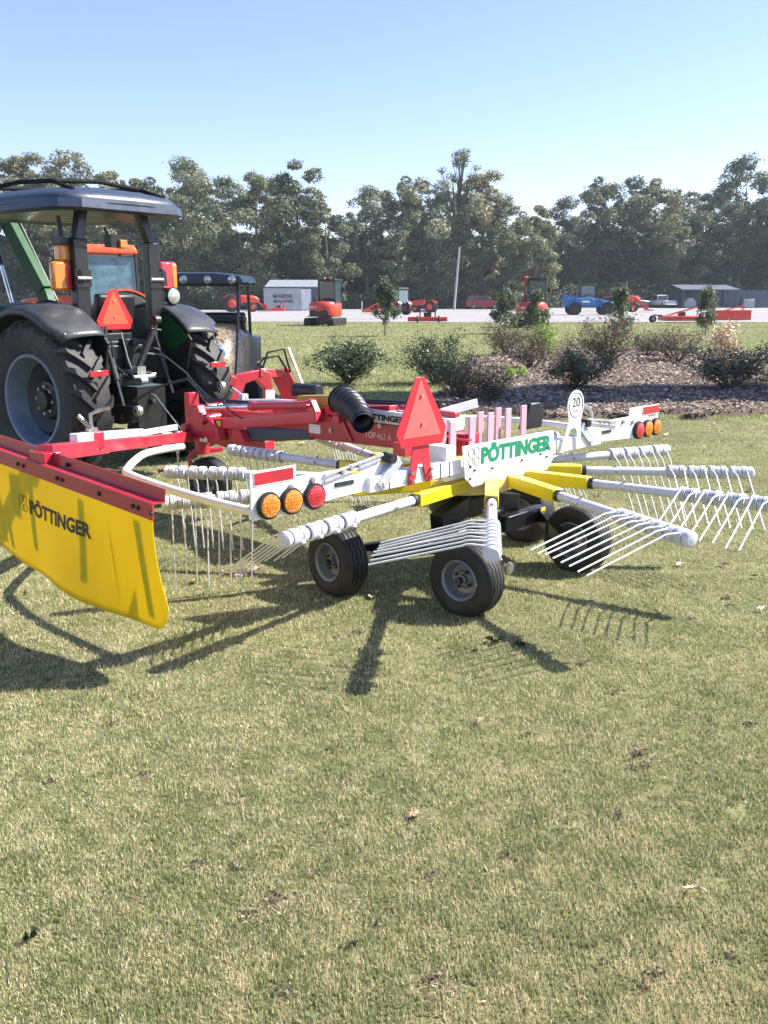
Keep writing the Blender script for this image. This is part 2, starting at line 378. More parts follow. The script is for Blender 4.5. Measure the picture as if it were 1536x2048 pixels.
# lawn grass: short mown blades, thinning with distance
leafmat('grass_blade_far', (.15, .20, .055), (.34, .39, .15), (.62, .58, .34), trans=.3, rough=.6, spec=.2)
def grass(n, y0, y1, pw, h0, h1, w0, seed, name, label):
    r = np.random.default_rng(seed); u = r.random(n)
    y = (y0 ** (1 - pw) + u * (y1 ** (1 - pw) - y0 ** (1 - pw))) ** (1 / (1 - pw))
    x = (r.random(n) * 2 - 1) * (.50 * y + .9)
    # clumping: pull blades to tuft centres
    cx = np.floor(x / .02) * .02 + .01 + (vnoise(x, y, .02, 9) - .5) * .02; pull = r.random(n) * .5; x = x * (1 - pull) + cx * pull
    k = ~bed_mask(x, y) | (r.random(n) < .03); x, y = x[k], y[k]; n = len(x)
    patch = vnoise(x, y, .7, 11) * .22 + vnoise(x, y, .12, 12) * .33 + vnoise(x, y, .035, 13) * .45
    bare = vnoise(x, y, .10, 21) * .5 + vnoise(x, y, .035, 22) * .5
    k = (bare > .24) | (r.random(n) < .15); x, y, patch, bare = x[k], y[k], patch[k], bare[k]; n = len(x)
    far = 1 + y / 6.
    h = r.uniform(h0, h1, n) * (.55 + .9 * vnoise(x, y, .09, 14)) * (1 + y / 60); w = w0 * far * r.uniform(.6, 1.4, n)
    az = r.uniform(0, 6.283, n); lean = r.normal(0, 1.0, n); az2 = r.uniform(0, 6.283, n)
    dx, dy = np.cos(az), np.sin(az); tipx = x + h * np.sin(lean) * np.cos(az2); tipy = y + h * np.sin(lean) * np.sin(az2)
    z0 = np.full(n, -.002)
    V = np.stack([np.stack([x - dx * w / 2, y - dy * w / 2, z0], -1), np.stack([x + dx * w / 2, y + dy * w / 2, z0], -1), np.stack([tipx, tipy, h * np.abs(np.cos(lean)) + .002], -1)], 1)
    var = np.clip((patch - .5) * .75 + .43 + r.normal(0, .23, n) + (r.random(n) < .16) * .35, 0, 1)
    o = np_mesh(name, V.reshape(-1, 3), np.arange(3 * n).reshape(n, 3), 'grass_blade' if y0 < 5 else 'grass_blade_far', var if y0 < 5 else var * .8)
    return tag(o, label, 'grass', kind='stuff')
grass(1500000, 1.55, 13, 1.35, .007, .019, .0028, 31, 'lawn_grass', 'short mown green and straw coloured grass blades around the hay rake')
grass(260000, 13, 62, 1.5, .02, .045, .0045, 32, 'lawn_grass', 'smoother green grass of the lawn beyond the flower bed')
# dark crumbs, part soil and part painted shade of small holes, and flat dead thatch beside them
def scatter(name, centres, per, spread, L0, W0, zmax, flat, m, var, seed, label, cat):
    r = np.random.default_rng(seed); c = np.repeat(np.array(centres), per, 0); n = len(c); a = r.uniform(0, 6.283, n)
    sc = spread * (.5 + r.random(n)); x = c[:, 0] + r.normal(0, 1, n) * sc * 1.5; y = c[:, 1] + r.normal(0, 1, n) * sc; z = r.uniform(.006, zmax, n); L = L0 * r.uniform(.4, 1.5, n); W = W0 * r.uniform(.5, 1.4, n); t = r.normal(0, flat, (2, n))
    V = np.stack([np.stack([x + L * np.cos(a) * s1 - W * np.sin(a) * s2, y + L * np.sin(a) * s1 + W * np.cos(a) * s2, z + L * s1 * t[0] + W * s2 * t[1]], -1) for s1, s2 in ((-.5, -.5), (.5, -.5), (.5, .5), (-.5, .5))], 1)
    o = np_mesh(name, V.reshape(-1, 3), np.arange(4 * n).reshape(n, 4), m, np.clip(r.normal(var, .15, n), 0, 1)); tag(o, label, cat, kind='stuff')
leafmat('soil_crumb', (.03, .02, .013), (.09, .06, .04), trans=0)
leafmat('dead_thatch', (.16, .11, .07), (.38, .28, .19), (.55, .43, .31), trans=.15)
rs = np.random.default_rng(77); pits = [(x * (.42 * y + .3), y) for x, y in zip(rs.uniform(-1, 1, 55), 1.9 + 7 * rs.random(55) ** 1.3)]
named = [(1280, 1515), (825, 1640), (690, 1560), (1015, 1720), (1455, 1215), (290, 1550), (400, 1730), (560, 1800), (1380, 1240), (540, 1790), (500, 1830), (870, 1960)]
pn = [tuple(gp(a, b)[:2]) for a, b in named]
scatter('soil_shade_crumbs', pits + pn, 20, .009, .008, .006, .018, .6, 'soil_crumb', .4, 71, 'dark soil crumbs painting the shade in small pits of the lawn', 'soil')
scatter('dead_thatch', [(x + .02, y - .035) for x, y in pn], 70, .024, .013, .0018, .013, .45, 'dead_thatch', .5, 72, 'flattened pale dead grass around the worn pits of the lawn', 'dead grass')
# broad-leaved weeds in the lawn
def weed(p, r, n, m, label):
    mb = MB(); rr = random.Random(int(p.x * 1000))
    for i in range(n):
        a = rr.uniform(0, 6.28); L = r * rr.uniform(.5, 1); c = Vector((math.cos(a), math.sin(a), 0)); s_ = Vector((-c.y, c.x, 0)); w = L * .28; z = rr.uniform(.012, .03)
        b0 = p + Vector((0, 0, .01)); mid = p + c * L * .55 + Vector((0, 0, z + .012)); e = p + c * L + Vector((0, 0, z))
        mb.add([b0, mid + s_ * w, e, mid - s_ * w], [(0, 1, 2), (0, 2, 3)])
    o = mb.build('lawn_weed', m); o.location = (0, 0, 0)
    tag(o, label, 'weed')
weed(gp(990, 1288), .06, 9, 'shrub_leaf', 'small broad-leaved weed in the lawn below the right front rake wheel')
weed(gp(1040, 1296), .045, 7, 'shrub_leaf', 'second smaller weed in the shadow line right of the first weed')
weed(gp(60, 1885), .03, 9, 'shrub_leaf', 'bright green weed tuft at the lower left edge of the lawn')

# fallen leaves, each one on its own
def fallen(px, py, size, m, label, seed, curl=.5, group='dry leaves lying on the lawn'):
    rr = random.Random(seed); p = gp(px, py); n = 7; mb = MB(); pts = []
    for i in range(2 * n):
        a = math.pi * i / n; rad = size * (.5 if i % 2 == 0 else .27) * rr.uniform(.8, 1.2); pts.append((rad * math.cos(a), rad * math.sin(a)))
    V = [Vector((0, 0, .008))]
    for (a, b) in pts: V.append(Vector((a, b, .012 + curl * size * rr.uniform(-.1, .22))))
    V += [v - Vector((0, 0, .0012)) for v in V]; k = 2 * n; m0 = k + 1
    F = [(0, 1 + i, 1 + (i + 1) % k) for i in range(k)] + [(m0, m0 + 1 + (i + 1) % k, m0 + 1 + i) for i in range(k)]
    mb.add(V, F); mb.tube([(0, 0, .01), (-size * .5, size * .15, .016), (-size * .75, size * .3, .008)], .0015, 4)
    o = mb.build('fallen_leaf', m, smooth=0, loc=(p.x, p.y, 0)); o.rotation_euler = (rr.uniform(-.25, .25), rr.uniform(-.25, .25), rr.uniform(0, 6))
    o.location.z = .012
    tag(o, label, 'leaf', group)
LV = [(1385, 1790, .05, 'pale_leaf', 'pale curled leaf near the lower right corner of the lawn'), (1280, 1508, .06, 'dark_leaf', 'dark curled leaf on the lawn right of centre, near a straw patch'),
      (485, 1152, .10, 'pale_leaf', 'large pink-brown leaf on the grass behind the tines right of the yellow curtain'), (512, 1145, .09, 'pale_leaf', 'smaller leaf touching the large one behind the tines'),
      (452, 1150, .07, 'pale_leaf', 'leaf just left of the large pink-brown leaf behind the tines'), (388, 1168, .08, 'dry_leaf', 'flat brown leaf in front of the tines beside the yellow curtain'),
      (742, 1200, .045, 'pale_leaf', 'small pale leaf on the grass between the two near rake wheels'), (1358, 1134, .08, 'pale_leaf', 'pale leaf on the grass under the tip of the right front arm'),
      (1446, 1134, .07, 'dark_leaf', 'dark leaf right of the pale one under the arm tip'), (1522, 1224, .06, 'pale_leaf', 'pale leaf at the right edge of the frame below the arms'),
      (1510, 1158, .05, 'dark_leaf', 'dark narrow leaf at the right edge of the lawn beneath the tines'), (1350, 982, .10, 'dry_leaf', 'brown leaf under the second arm on the right side'),
      (1500, 984, .09, 'dark_leaf', 'dark leaf on the grass between the right hand arms'), (1430, 850, .10, 'dry_leaf', 'dry leaf beyond the right lamp board'),
      (1332, 872, .09, 'pale_leaf', 'pale leaf right of the amber lamps of the right board'), (1500, 896, .08, 'dark_leaf', 'dark leaf on the grass above the rightmost arm'),
      (545, 880, .08, 'dark_leaf', 'dark leaf on the lawn below the red lift arm'), (606, 890, .10, 'pale_leaf', 'pale yellow leaf on the lawn below the red main beam'),
      (780, 895, .08, 'dark_leaf', 'dark leaf on the grass left of the red triangle'), (830, 1640, .055, 'dry_leaf', 'brown leaf in the straw patch in the middle of the foreground'),
      (1170, 1330, .06, 'dark_leaf', 'dark leaf in the grass below the shadow of the tines'), (1460, 1198, .08, 'dry_leaf', 'brown leaf in the worn patch right of the arm shadow'),
      (960, 1450, .05, 'dry_leaf', 'small brown leaf in the foreground below the right front wheel')]
for i, (a, b, c, m, l) in enumerate(LV): fallen(a, b, c, m, l, i)

# ------------------------------------------------------------------ the hay rake (local frame: x right of its travel, y forward, z up)
RC = Vector((.474, 5.76, 0)); RA = R(46.22)
rake = empty('hay_rake', 'red, white and yellow rotary hay rake with radiating tine arms standing on the lawn', 'hay rake', RC, RA)
def X(*p): return Vector(p)

# --- ribbed implement tyres on grey rims
def rib_tyre(Rr, W, rim):
    """ribbed tread with zigzag grooves, lathed by hand about the x axis"""
    N_ = 84; mb = MB(); g = [-.26, -.09, .09, .26]            # groove centres across the width
    base = [(-.30, rim - .004), (-.44, rim + .006), (-.50, rim + (Rr - rim) * .42), (-.485, Rr - .035), (-.43, Rr - .014), (-.37, Rr - .006)]
    rings = []
    for k in range(N_):
        a = 2 * math.pi * k / N_; zz = (abs((k % 4) - 2) - 1) * .022
        P = list(base)
        for q in g:
            P += [(q - .022 + zz, Rr - .001), (q - .010 + zz, Rr - .011), (q + .010 + zz, Rr - .011), (q + .022 + zz, Rr - .001)]
        P += [(-w, r) for w, r in base[::-1]]
        rings.append([(w * W, r * math.cos(a), r * math.sin(a)) for w, r in P])
    L = len(rings[0]); V = [p for r_ in rings for p in r_]
    F = [(k * L + i, k * L + i + 1, ((k + 1) % N_) * L + i + 1, ((k + 1) % N_) * L + i) for k in range(N_) for i in range(L - 1)]
    return mb.add(V, F)
def rake_wheel(x, y, Rr, W, steer, side, parent=rake):
    rim = Rr * .52
    t = rib_tyre(Rr, W, rim).build('wheel', 'rubber', parent, smooth=28, loc=(x, y, Rr - .012)); t.rotation_euler = (random.uniform(0, 6), 0, 0)
    t.rotation_euler = (0, 0, steer)
    s = -1
    h = MB(); hw = W * .46
    h.lathe([(-hw, rim + .006), (-hw - .006, rim), (-hw + .004, rim - .012), (-hw + .03, rim - .018), (-hw + .055, rim - .03), (-hw + .06, rim * .5), (-hw + .045, rim * .35), (-hw + .045, .03), (-hw + .02, .028), (-hw + .01, .0)], n=40)
    h.lathe([(hw, rim + .006), (hw + .006, rim), (hw - .004, rim - .012), (hw - .03, rim - .02), (-hw + .06, rim - .028)], n=40)
    h.build('rim', 'rim_grey', t)
    b = MB()
    for k in range(4):
        a = k * math.pi / 2 + .5; b.cyl((-hw + .045, .05 * math.cos(a), .05 * math.sin(a)), (-hw + .028, .05 * math.cos(a), .05 * math.sin(a)), .009, n=6)
    b.cyl((-hw + .03, 0, 0), (-hw - .015, 0, 0), .022, n=10)
    b.build('hub_bolts', 'dark_steel', t)
    return t
WH = [(-.93, .14, .212, .165, R(-6)), (-.68, -.62, .212, .165, R(4)), (.83, .06, .212, .165, R(2)), (.46, -.60, .215, .17, R(0))]
for (x, y, r_, w_, st) in WH: rake_wheel(x, y, r_, w_, st, -1)

# --- chassis under the rotor
m = MB()
m.beam((-.55, -.25, .30), (-.45, -.60, .215), .07, .09); m.beam((-.55, -.25, .30), (-.72, .12, .22), .07, .09)
m.beam((-.58, -.62, .215), (-.42, -.62, .215), .06, .06)
m.build('tandem_beam', 'black_paint', rake, bevel=.006); m = MB()
m.beam((.58, -.22, .30), (.30, -.60, .22), .07, .09); m.beam((.58, -.22, .30), (.66, .06, .22), .07, .09)
m.build('tandem_beam', 'black_paint', rake, bevel=.006)
m = MB(); m.cyl((-.62, -.25, .30), (.60, -.22, .30), .045, n=18)
m.beam((.10, -.27, .30), (.56, -.25, .30), .075, .10)
m.beam((-.42, -.18, .38), (0, -.1, .45), .09, .12); m.beam((.40, -.15, .38), (0, -.1, .45), .09, .12)
m.build('axle_tube', 'black_paint', rake, bevel=.005)
m = MB(); m.plate([(0, 0), (.05, 0), (.05, .10), (0, .10)], .004, (.48, -.305, .25)); m.build('warning_label', 'sticker_yellow', rake)
lettering('E', .03, .06, (.488, -.309, .27), (1, 0, 0), (0, 0, 1), 'black_paint', rake, bold=.05)
for (x, y, z) in ((-.40, -.70, .215), (-.80, .02, .22), (.36, -.69, .22)):
    m = MB(); m.cyl((x, y + .03, z), (x, y - .015, z), .022, n=6); m.cyl((x, y, z), (x, y - .01, z), .034, n=14); m.build('pivot_bolt', 'steel', rake)
m = MB(); m.cyl((-.3, -.42, .27), (-.12, -.25, .36), .016, n=8); m.cyl((-.36, -.35, .28), (-.1, -.28, .30), .012, n=8); m.build('adjuster_rod', 'steel', rake)
m = MB(); m.lathe([(0, .08), (0, .17), (.02, .19), (.12, .19), (.16, .15), (.20, .12)], (0, 0, .36), (0, 0, 1), 32); m.build('gear_housing', 'black_paint', rake)

# --- rotor head
m = MB(); m.lathe([(.0, .12), (.0, .30), (.012, .345), (.05, .36), (.095, .355), (.115, .32), (.125, .22), (.15, .12), (.15, .0)], (0, 0, .525), (0, 0, 1), 48)
drum = m.build('rotor_drum', 'yellow_sun_glare', rake)
bm_ = MB()
for k in range(12):
    a = math.radians(30 * k + 12); bm_.cyl((.342 * math.cos(a), .342 * math.sin(a), .575), (.368 * math.cos(a), .368 * math.sin(a), .575), .010, n=6)
bm_.build('drum_bolts', 'dark_steel', drum)

# --- tine arms: sleeve, tube, four double tines and an end cap on each
ARM_A, SL0, SL1, TIP = .0, .30, .80, 1.86
def tine_mesh():
    mb = MB()
    for s in (-1, 1):
        x0 = s * .033
        prof = []
        for k in range(4): prof += [(x0 - .018 + k * .009, .034), (x0 - .0155 + k * .009, .0435), (x0 - .0115 + k * .009, .0435)]
        prof.append((x0 + .018, .034)); mb.lathe(prof, (0, 0, 0), (1, 0, 0), 18)
        q = R(-30); k = Vector((x0, -math.cos(q) * .11, -math.sin(q) * .11)); st = Vector((x0 + s * .01, -.02, .034))
        e = k + Vector((0, -.46, -.012)); st2 = st + (k - st) * .85
        mb.tube([st, st2, k + Vector((0, -.012, 0)), k + Vector((0, -.03, -.003)), e], .0047, 6)
    return mb
def clamp_mesh():
    mb = MB(); mb.lathe([(-.012, .030), (-.012, .040), (.012, .040), (.012, .030)], (0, 0, 0), (1, 0, 0), 16); mb.cyl((0, .02, -.03), (0, .03, -.055), .007, n=6); mb.box((0, .018, -.042), (.02, .026, .014)); return mb
arm0 = MB().tube([(SL1 - .05, 0, 0), (TIP, 0, 0)], .0275, 16).build('tine_arm', 'arm_paint', rake)
sl = MB().beam((.30, 0, 0), (SL1, 0, 0), .078, .074).build('sleeve', 'yellow_paint', arm0, bevel=.006)
co = MB().cyl((SL1 - .005, 0, 0), (SL1 + .03, 0, 0), .034).build('sleeve_collar', 'dark_steel', arm0)
bo = MB(); bo.cyl((SL1 + .22, 0, .024), (SL1 + .22, 0, .042), .010, n=6); bo.cyl((SL1 + .22, -.045, 0), (SL1 + .22, .045, 0), .008, n=8); bo.build('arm_bolt', 'steel', arm0)
t0 = None
for k, xc in enumerate((1.40, 1.53, 1.66, 1.79)):
    if k == 0: t0 = tine_mesh().build('tine', 'tine_paint', arm0, loc=(xc, 0, 0)); c0 = clamp_mesh().build('tine_clamp', 'galvanised', arm0, loc=(xc, 0, 0))
    else:
        for q in (t0, c0): d = q.copy(); COL.objects.link(d); d.parent = arm0; d.location = (xc, 0, 0)
MB().lathe([(-.015, .036), (.0, .040), (.014, .039), (.022, .030), (.025, .0)], (TIP, 0, 0), (1, 0, 0), 20).build('end_cap', 'arm_paint', arm0)
ARMS = [(-120, 35), (-90, 13), (-59.5, 16), (-28.5, 18), (1.5, 30), (31, 60), (61, 62), (92, 66), (122, 72), (149, 74), (177.5, 80), (-153.5, 80)]
def place_arm(o, al, q):
    a = math.radians(al) - RA; e = math.radians(6.3)
    # the arms leave the drum off centre: outer tip on the radius, direction swung by e
    tip = Vector((math.cos(a), math.sin(a), 0)) * 1.86; d = Vector((math.cos(a - e), math.sin(a - e), 0))
    st = tip - d * TIP
    o.location = (st.x, st.y, .60); o.rotation_euler = (0, 0, a - e)
    for ch in o.children:
        if ch.name.startswith('tine'): ch.rotation_euler = (math.radians(q + random.uniform(-1.5, 1.5)), random.uniform(-.012, .012), 0)
for i, (al, q) in enumerate(ARMS):
    o = arm0 if i == 0 else copy_tree(arm0, rake); place_arm(o, al, q)

# --- rear cross frame, plate, brackets
UY = -.27
m = MB(); m.beam((-1.12, UY, .735), (-.36, UY, .735), .085, .085); m.beam((.40, UY, .735), (1.18, UY, .735), .085, .085); m.beam((-.36, UY + .05, .70), (.42, UY + .05, .70), .08, .10)
m.build('cross_beam', 'white_paint', rake, bevel=.006)
m = MB()
for x in (-.97, -.55, -.47, .5, .62, .9): m.box((x, UY, .735), (.006, .089, .089))
m.build('beam_joint', 'dark_steel', rake)
# name plate with folded ends
pl = [(-.40, .862), (.525, .862), (.525, .67), (.47, .612), (-.30, .612), (-.37, .67)]
plate = MB().plate(pl, .008, (0, UY - .075, 0)).build('name_plate', 'white_paint', rake, bevel=.002)
m = MB(); m.beam((-.43, UY - .02, .76), (-.43, UY + .12, .76), .09, .20); m.build('side_bracket', 'white_paint', rake, bevel=.004)
yF = UY - .0805
lettering('PÖTTINGER', .725, .120, (-.225, yF, .738), (1, 0, 0), (0, 0, 1), 'logo_green', plate, bold=.05)
# four petal emblem: outlined rounded squares
def emblem(parent, o, ax, ay, s, m_):
    o, ax, ay = Vector(o), Vector(ax), Vector(ay); mb = MB()
    for i in (0, 1):
        for j in (0, 1):
            c = o + ax * (i * s * .54) + ay * (j * s * .54); w = s * .42; P = []
            for k in range(24):
                a = 2 * math.pi * k / 24; ca, sa = math.cos(a), math.sin(a); p = 4 if not (k // 6 == (2 if (i, j) == (0, 0) else 3 if (i, j) == (1, 0) else 1 if (i, j) == (0, 1) else 0)) else 2
                rr = (abs(ca) ** p + abs(sa) ** p) ** (-1 / p); P.append(c + ax * (ca * rr * w / 2) + ay * (sa * rr * w / 2))
            mb.tube(P + [P[0]], s * .018, 4, caps=False)
    return mb.build('emblem', m_, parent)
emblem(plate, (-.325, yF, .765), (1, 0, 0), (0, 0, 1), .105, 'logo_grey')
m = MB()
for (x, z) in ((-.33, .735), (-.29, .71), (-.33, .665), (.45, .755), (.38, .725), (.45, .70), (-.12, .70), (.18, .71)):
    m.cyl((x, yF + .002, z), (x, yF - .008, z), .0075, n=8)
m.build('plate_rivet', 'dark_steel', plate)
# holder posts standing behind the plate
mat('holder_red_bounce', (.55, .32, .38), .4, var=.05)  # white posts tinted mauve, light reflected off the red parts put into the colour
for i, (x, y, z1) in enumerate([(-.40, -.12, .955), (-.215, -.12, .965), (-.03, -.12, .98), (.155, -.12, .99), (.34, -.12, 1.0), (.51, -.12, 1.005), (-.20, -.03, .965), (.17, -.03, .985), (.355, -.03, .995)]):
    MB().plate([(-.028, 0), (.028, 0), (.028, (z1 - .78) / 1.0), (-.028, (z1 - .78) / 1.0)], .014, (x, y, .78), (1, 0, 0)).build('tine_arm_holder', 'holder_red_bounce', rake, bevel=.002)
m = MB()
for k in range(5):
    a = k * 1.256; m.beam((-.15, .08, .86), (-.15 + .24 * math.cos(a), .08 + .24 * math.sin(a), .84), .05, .012)
m.lathe([(0, .0), (0, .07), (.03, .07), (.03, 0)], (-.15, .08, .85), (0, 0, 1), 16); m.beam((-.45, .1, .80), (.25, .1, .80), .1, .08)
m.build('holder_base', 'red_paint', rake)
m = MB(); m.plate([(-.09, 0), (.12, 0), (.14, .10), (.10, .17), (-.01, .17)], .05, (.60, -.10, .84)); m.build('wheel_chock', 'black_plastic', rake, bevel=.008)
m = MB(); m.lathe([(0, .03), (0, .045), (.014, .045), (.02, .03), (.034, .03), (.04, .045), (.054, .045), (.06, .03), (.074, .03), (.08, .045), (.094, .045), (.1, .0)], (.52, UY + .06, .79), (1, 0, 0), 16); m.build('spare_coil', 'arm_paint', rake)

# --- lamp boards: white cranked plates with three round lamps each and a red and white strip
def lamp_board(s):
    # s=-1 left, +1 right
    y = UY - .012
    out = [(1.88, .905), (1.88, .68), (1.83, .672), (1.30, .70), (1.06, .705), (.98, .745), (1.0, .84), (1.12, .862), (1.18, .80), (1.34, .845), (1.60, .845), (1.60, .905)]
    slot = 0
    P = [(s * a * 1.0, b) for a, b in out]
    if s > 0: P = P[::-1]
    b = MB().plate(P, .010, (0, y, 0)).build('lamp_board', 'white_paint', rake, bevel=.002)
    # slotted arm in front of a white lever
    m = MB(); m.beam((s * 1.05, y - .02, .72), (s * .90, y - .02, .85), .05, .06); m.cyl((s * 1.02, y - .05, .73), (s * 1.02, y + .02, .73), .016, n=8); m.beam((s * 1.42, y - .014, .80), (s * 1.02, y - .014, .862), .008, .014); m.beam((s * 1.42, y - .014, .83), (s * 1.0, y - .014, .885), .008, .014)
    m.build('folding_link', 'galvanised', b)
    m = MB(); m.cyl((s * .965, y - .06, .86), (s * .965, y + .02, .865), .026, n=14); m.build('rubber_stop', 'rubber', b)
    m = MB(); m.box((s * 1.28, y - .008, .768), (.13, .006, .022)); m.build('slot', 'dark_steel', b)
    for (x, z) in ((1.64, .80), (1.50, .815), (1.30, .83), (1.24, .845), (1.18, .85)):
        m = MB(); m.cyl((s * x, y, z), (s * x, y - .022, z), .012, n=6); m.cyl((s * x, y, z), (s * x, y - .009, z), .018, n=12); m.build('bolt', 'steel', b)
    st = MB().plate([(0, 0), (.245, 0), (.245, .07), (0, .07)], .003, (s * 1.74 - .1225, y - .0075, .835)).build('reflective_strip', 'sticker_white', b)
    MB().plate([(0, 0), (.237, 0), (.237, .056), (0, .056)], .002, (s * 1.74 - .1185, y - .0098, .841)).build('red_band', 'reflector_red', st)
    for (x, c) in ((1.785, 'amber_lens'), (1.645, 'amber_lens'), (1.495, 'red_lens')) if s < 0 else ((1.98, 'amber_lens'), (1.85, 'amber_lens'), (1.72, 'red_lens')):
        g = MB().lathe([(.0, .0), (.0, .064), (.014, .068), (.028, .064), (.028, .055)], (s * x, y - .004, .735), (0, -1, 0), 32).build('lamp_gasket', 'rubber', b)
        MB().lathe([(.020, .060), (.034, .054), (.040, .03), (.041, .0)], (s * x, y - .004, .735), (0, -1, 0), 32).build('lamp_lens', c, g)
    if s > 0:
        MB().plate([(1.60, .70), (2.05, .70), (2.05, .89), (1.80, .89), (1.6, .80)], .008, (0, y + .008, 0)).build('lamp_backing', 'white_paint', b)
        st.location.x = .17
    return b
lamp_board(-1); lamp_board(1)

# guard tubes, one each side, sweeping forward and back to the frame
gl = [(-1.84, -.26, .685), (-1.80, -.20, .69), (-1.80, .10, .69), (-1.79, .60, .70), (-1.72, 1.05, .70), (-1.62, 1.22, .70), (-1.45, 1.42, .70), (-1.26, 1.60, .70), (-1.05, 1.66, .70), (-.75, 1.66, .70), (-.2, 1.5, .72)]
for s in (-1, 1):
    pts = [Vector((-s * x if s > 0 else x, y, z)) for x, y, z in gl]
    if s > 0: pts = [Vector((p.x if p.x > 0 else -p.x, p.y, p.z)) for p in pts]
    # smooth
    Q = []
    for i in range(len(pts) - 1):
        p0 = pts[max(i - 1, 0)]; p1 = pts[i]; p2 = pts[i + 1]; p3 = pts[min(i + 2, len(pts) - 1)]
        for k in range(4):
            t = k / 4; Q.append(.5 * ((2 * p1) + (p2 - p0) * t + (2 * p0 - 5 * p1 + 4 * p2 - p3) * t * t + (3 * p1 - p0 - 3 * p2 + p3) * t ** 3))
    Q.append(pts[-1]); Q = Q[:35] if s < 0 else Q
    MB().tube(Q, .024, 14).build('guard_tube', 'white_paint', rake)
def rk(px, py, Y):
    """a point of the photo at depth Y, in the rake's frame"""
    w = dp(px, py, Y) - RC; c, s = math.cos(-RA), math.sin(-RA); return Vector((w.x * c - w.y * s, w.x * s + w.y * c, w.z))
for (a, b, c, Y) in [((882, 850), (882, 826), (955, 806), 7.6), ((1186, 843), (1183, 818), (1150, 806), 7.6)]:
    A, B, C_ = rk(*a, Y), rk(*b, Y), rk(*c, Y + (.15 if c[0] < 1000 else .1)); m = MB(); hgt = .075 if c[0] < 1000 else .03
    m.beam(A, B + Vector((0, 0, -.02)), .03, .012); m.beam(B, C_, .01, hgt); m.build('front_marker_plate', 'white_paint', rake, bevel=.003)

# --- slow vehicle triangle on its forked red bracket
def smv(parent, o, ax, ay, m_in, m_rim, name='slow_vehicle_triangle', W=.41, H=.37):
    n = Vector(ax).cross(Vector(ay)).normalized(); hw = W / 2
    P = [(-.17 * W / .41, 0), (.17 * W / .41, 0), (hw, .085), (.036, H), (-.036, H), (-hw, .085)]
    t = MB().plate(P, .006, o, ax, ay).build(name, m_rim, parent, bevel=.0015)
    MB().plate([(-.155 * W / .41, .050), (.155 * W / .41, .050), (0, H - .01)], .002, Vector(o) + n * .0045, ax, ay).build('triangle_face', m_in, t)
    b = MB()
    for z in (.12, .27): c = Vector(o) + Vector(ay) * z; b.cyl(c + n * .003, c + n * .016, .010, n=6)
    b.build('triangle_bolt', 'steel', t)
    return t
sc = -.735
m = MB(); m.plate([(-.10, -.20), (-.045, -.20), (-.02, -.09), (.02, -.09), (.05, -.20), (.105, -.20), (.05, .10), (-.045, .10)], .008, (sc, UY - .052, .895)); m.build('triangle_bracket', 'red_paint', rake, bevel=.002)
m = MB()
for x in (-.075, .08):
    for z in (.72, .765): m = MB(); m.cyl((sc + x, UY - .05, z), (sc + x, UY - .075, z), .010, n=6); m.build('bracket_bolt', 'steel', rake)
smv(rake, (sc, UY - .065, .905), (1, 0, 0), (0, .05, 1), 'smv_pink', 'smv_rim')

# --- speed sign
def arc(cx, cz, r_, a0, a1, n_): return [(cx + r_ * math.cos(R(a0 + (a1 - a0) * i / n_)), cz + r_ * math.sin(R(a0 + (a1 - a0) * i / n_))) for i in range(n_ + 1)]
sx, sz = .80, 1.0
P = arc(sx, sz, .098, -25, 205, 22)
P = P + [(sx - .075, .90), (sx - .165, .70), (sx - .125, .70), (sx - .09, .79)] + arc(sx - .02, .80, .052, 165, 15, 6)[0:] + [(sx + .045, .70), (sx + .085, .70), (sx + .07, .90)]
sg = MB().plate(P, .006, (0, UY - .06, 0)).build('speed_sign', 'white_paint', rake, bevel=.001)
yS = UY - .0645
MB().tube([(sx + .080 * math.cos(R(a)), yS, sz + .080 * math.sin(R(a))) for a in range(0, 361, 10)], .0022, 4, caps=False).build('sign_ring', 'black_paint', sg)
lettering('20', .090, .062, (sx - .045, yS, sz - .012), (1, 0, 0), (0, 0, 1), 'logo_dark', sg, bold=.0)
lettering('mile/h', .070, .020, (sx - .035, yS, sz - .048), (1, 0, 0), (0, 0, 1), 'logo_grey', sg, bold=-.005)

# --- main beam: red box beam with white top band, running forward to the hitch tower
def side_plate(y0, y1, zt0, zt1, zb0, zb1, x, w, m_, name, bevel=.006):
    V = []
    for xx in (x - w / 2, x + w / 2): V += [(xx, y0, zb0), (xx, y1, zb1), (xx, y1, zt1), (xx, y0, zt0)]
    return MB().add(V, [(0, 3, 2, 1), (4, 5, 6, 7), (0, 1, 5, 4), (1, 2, 6, 5), (2, 3, 7, 6), (3, 0, 4, 7)]).build(name, m_, rake, bevel=bevel)
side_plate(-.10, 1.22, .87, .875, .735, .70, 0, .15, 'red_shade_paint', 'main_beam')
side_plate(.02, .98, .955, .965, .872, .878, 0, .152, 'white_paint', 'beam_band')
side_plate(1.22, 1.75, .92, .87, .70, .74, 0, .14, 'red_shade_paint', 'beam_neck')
side_plate(1.75, 2.86, .84, .80, .745, .70, 0, .10, 'red_paint', 'drawbar')
lettering('PÖTTINGER', .40, .050, (-.0775, .79, .892), (0, -1, 0), (0, 0, 1), 'logo_dark', rake, bold=.05)
lettering('TOP', .105, .045, (-.0765, .765, .765), (0, -1, 0), (0, 0, 1), 'pink_print', rake, bold=.02)
lettering('462 A', .135, .045, (-.0765, .65, .765), (0, -1, 0), (0, 0, 1), 'pink_print', rake, bold=-.01)
MB().plate([(0, 0), (.12, 0), (.12, .065), (0, .065)], .002, (-.0765, 1.33, .742), (0, -1, 0), (0, 0, 1)).build('data_label', 'sticker_white', rake)
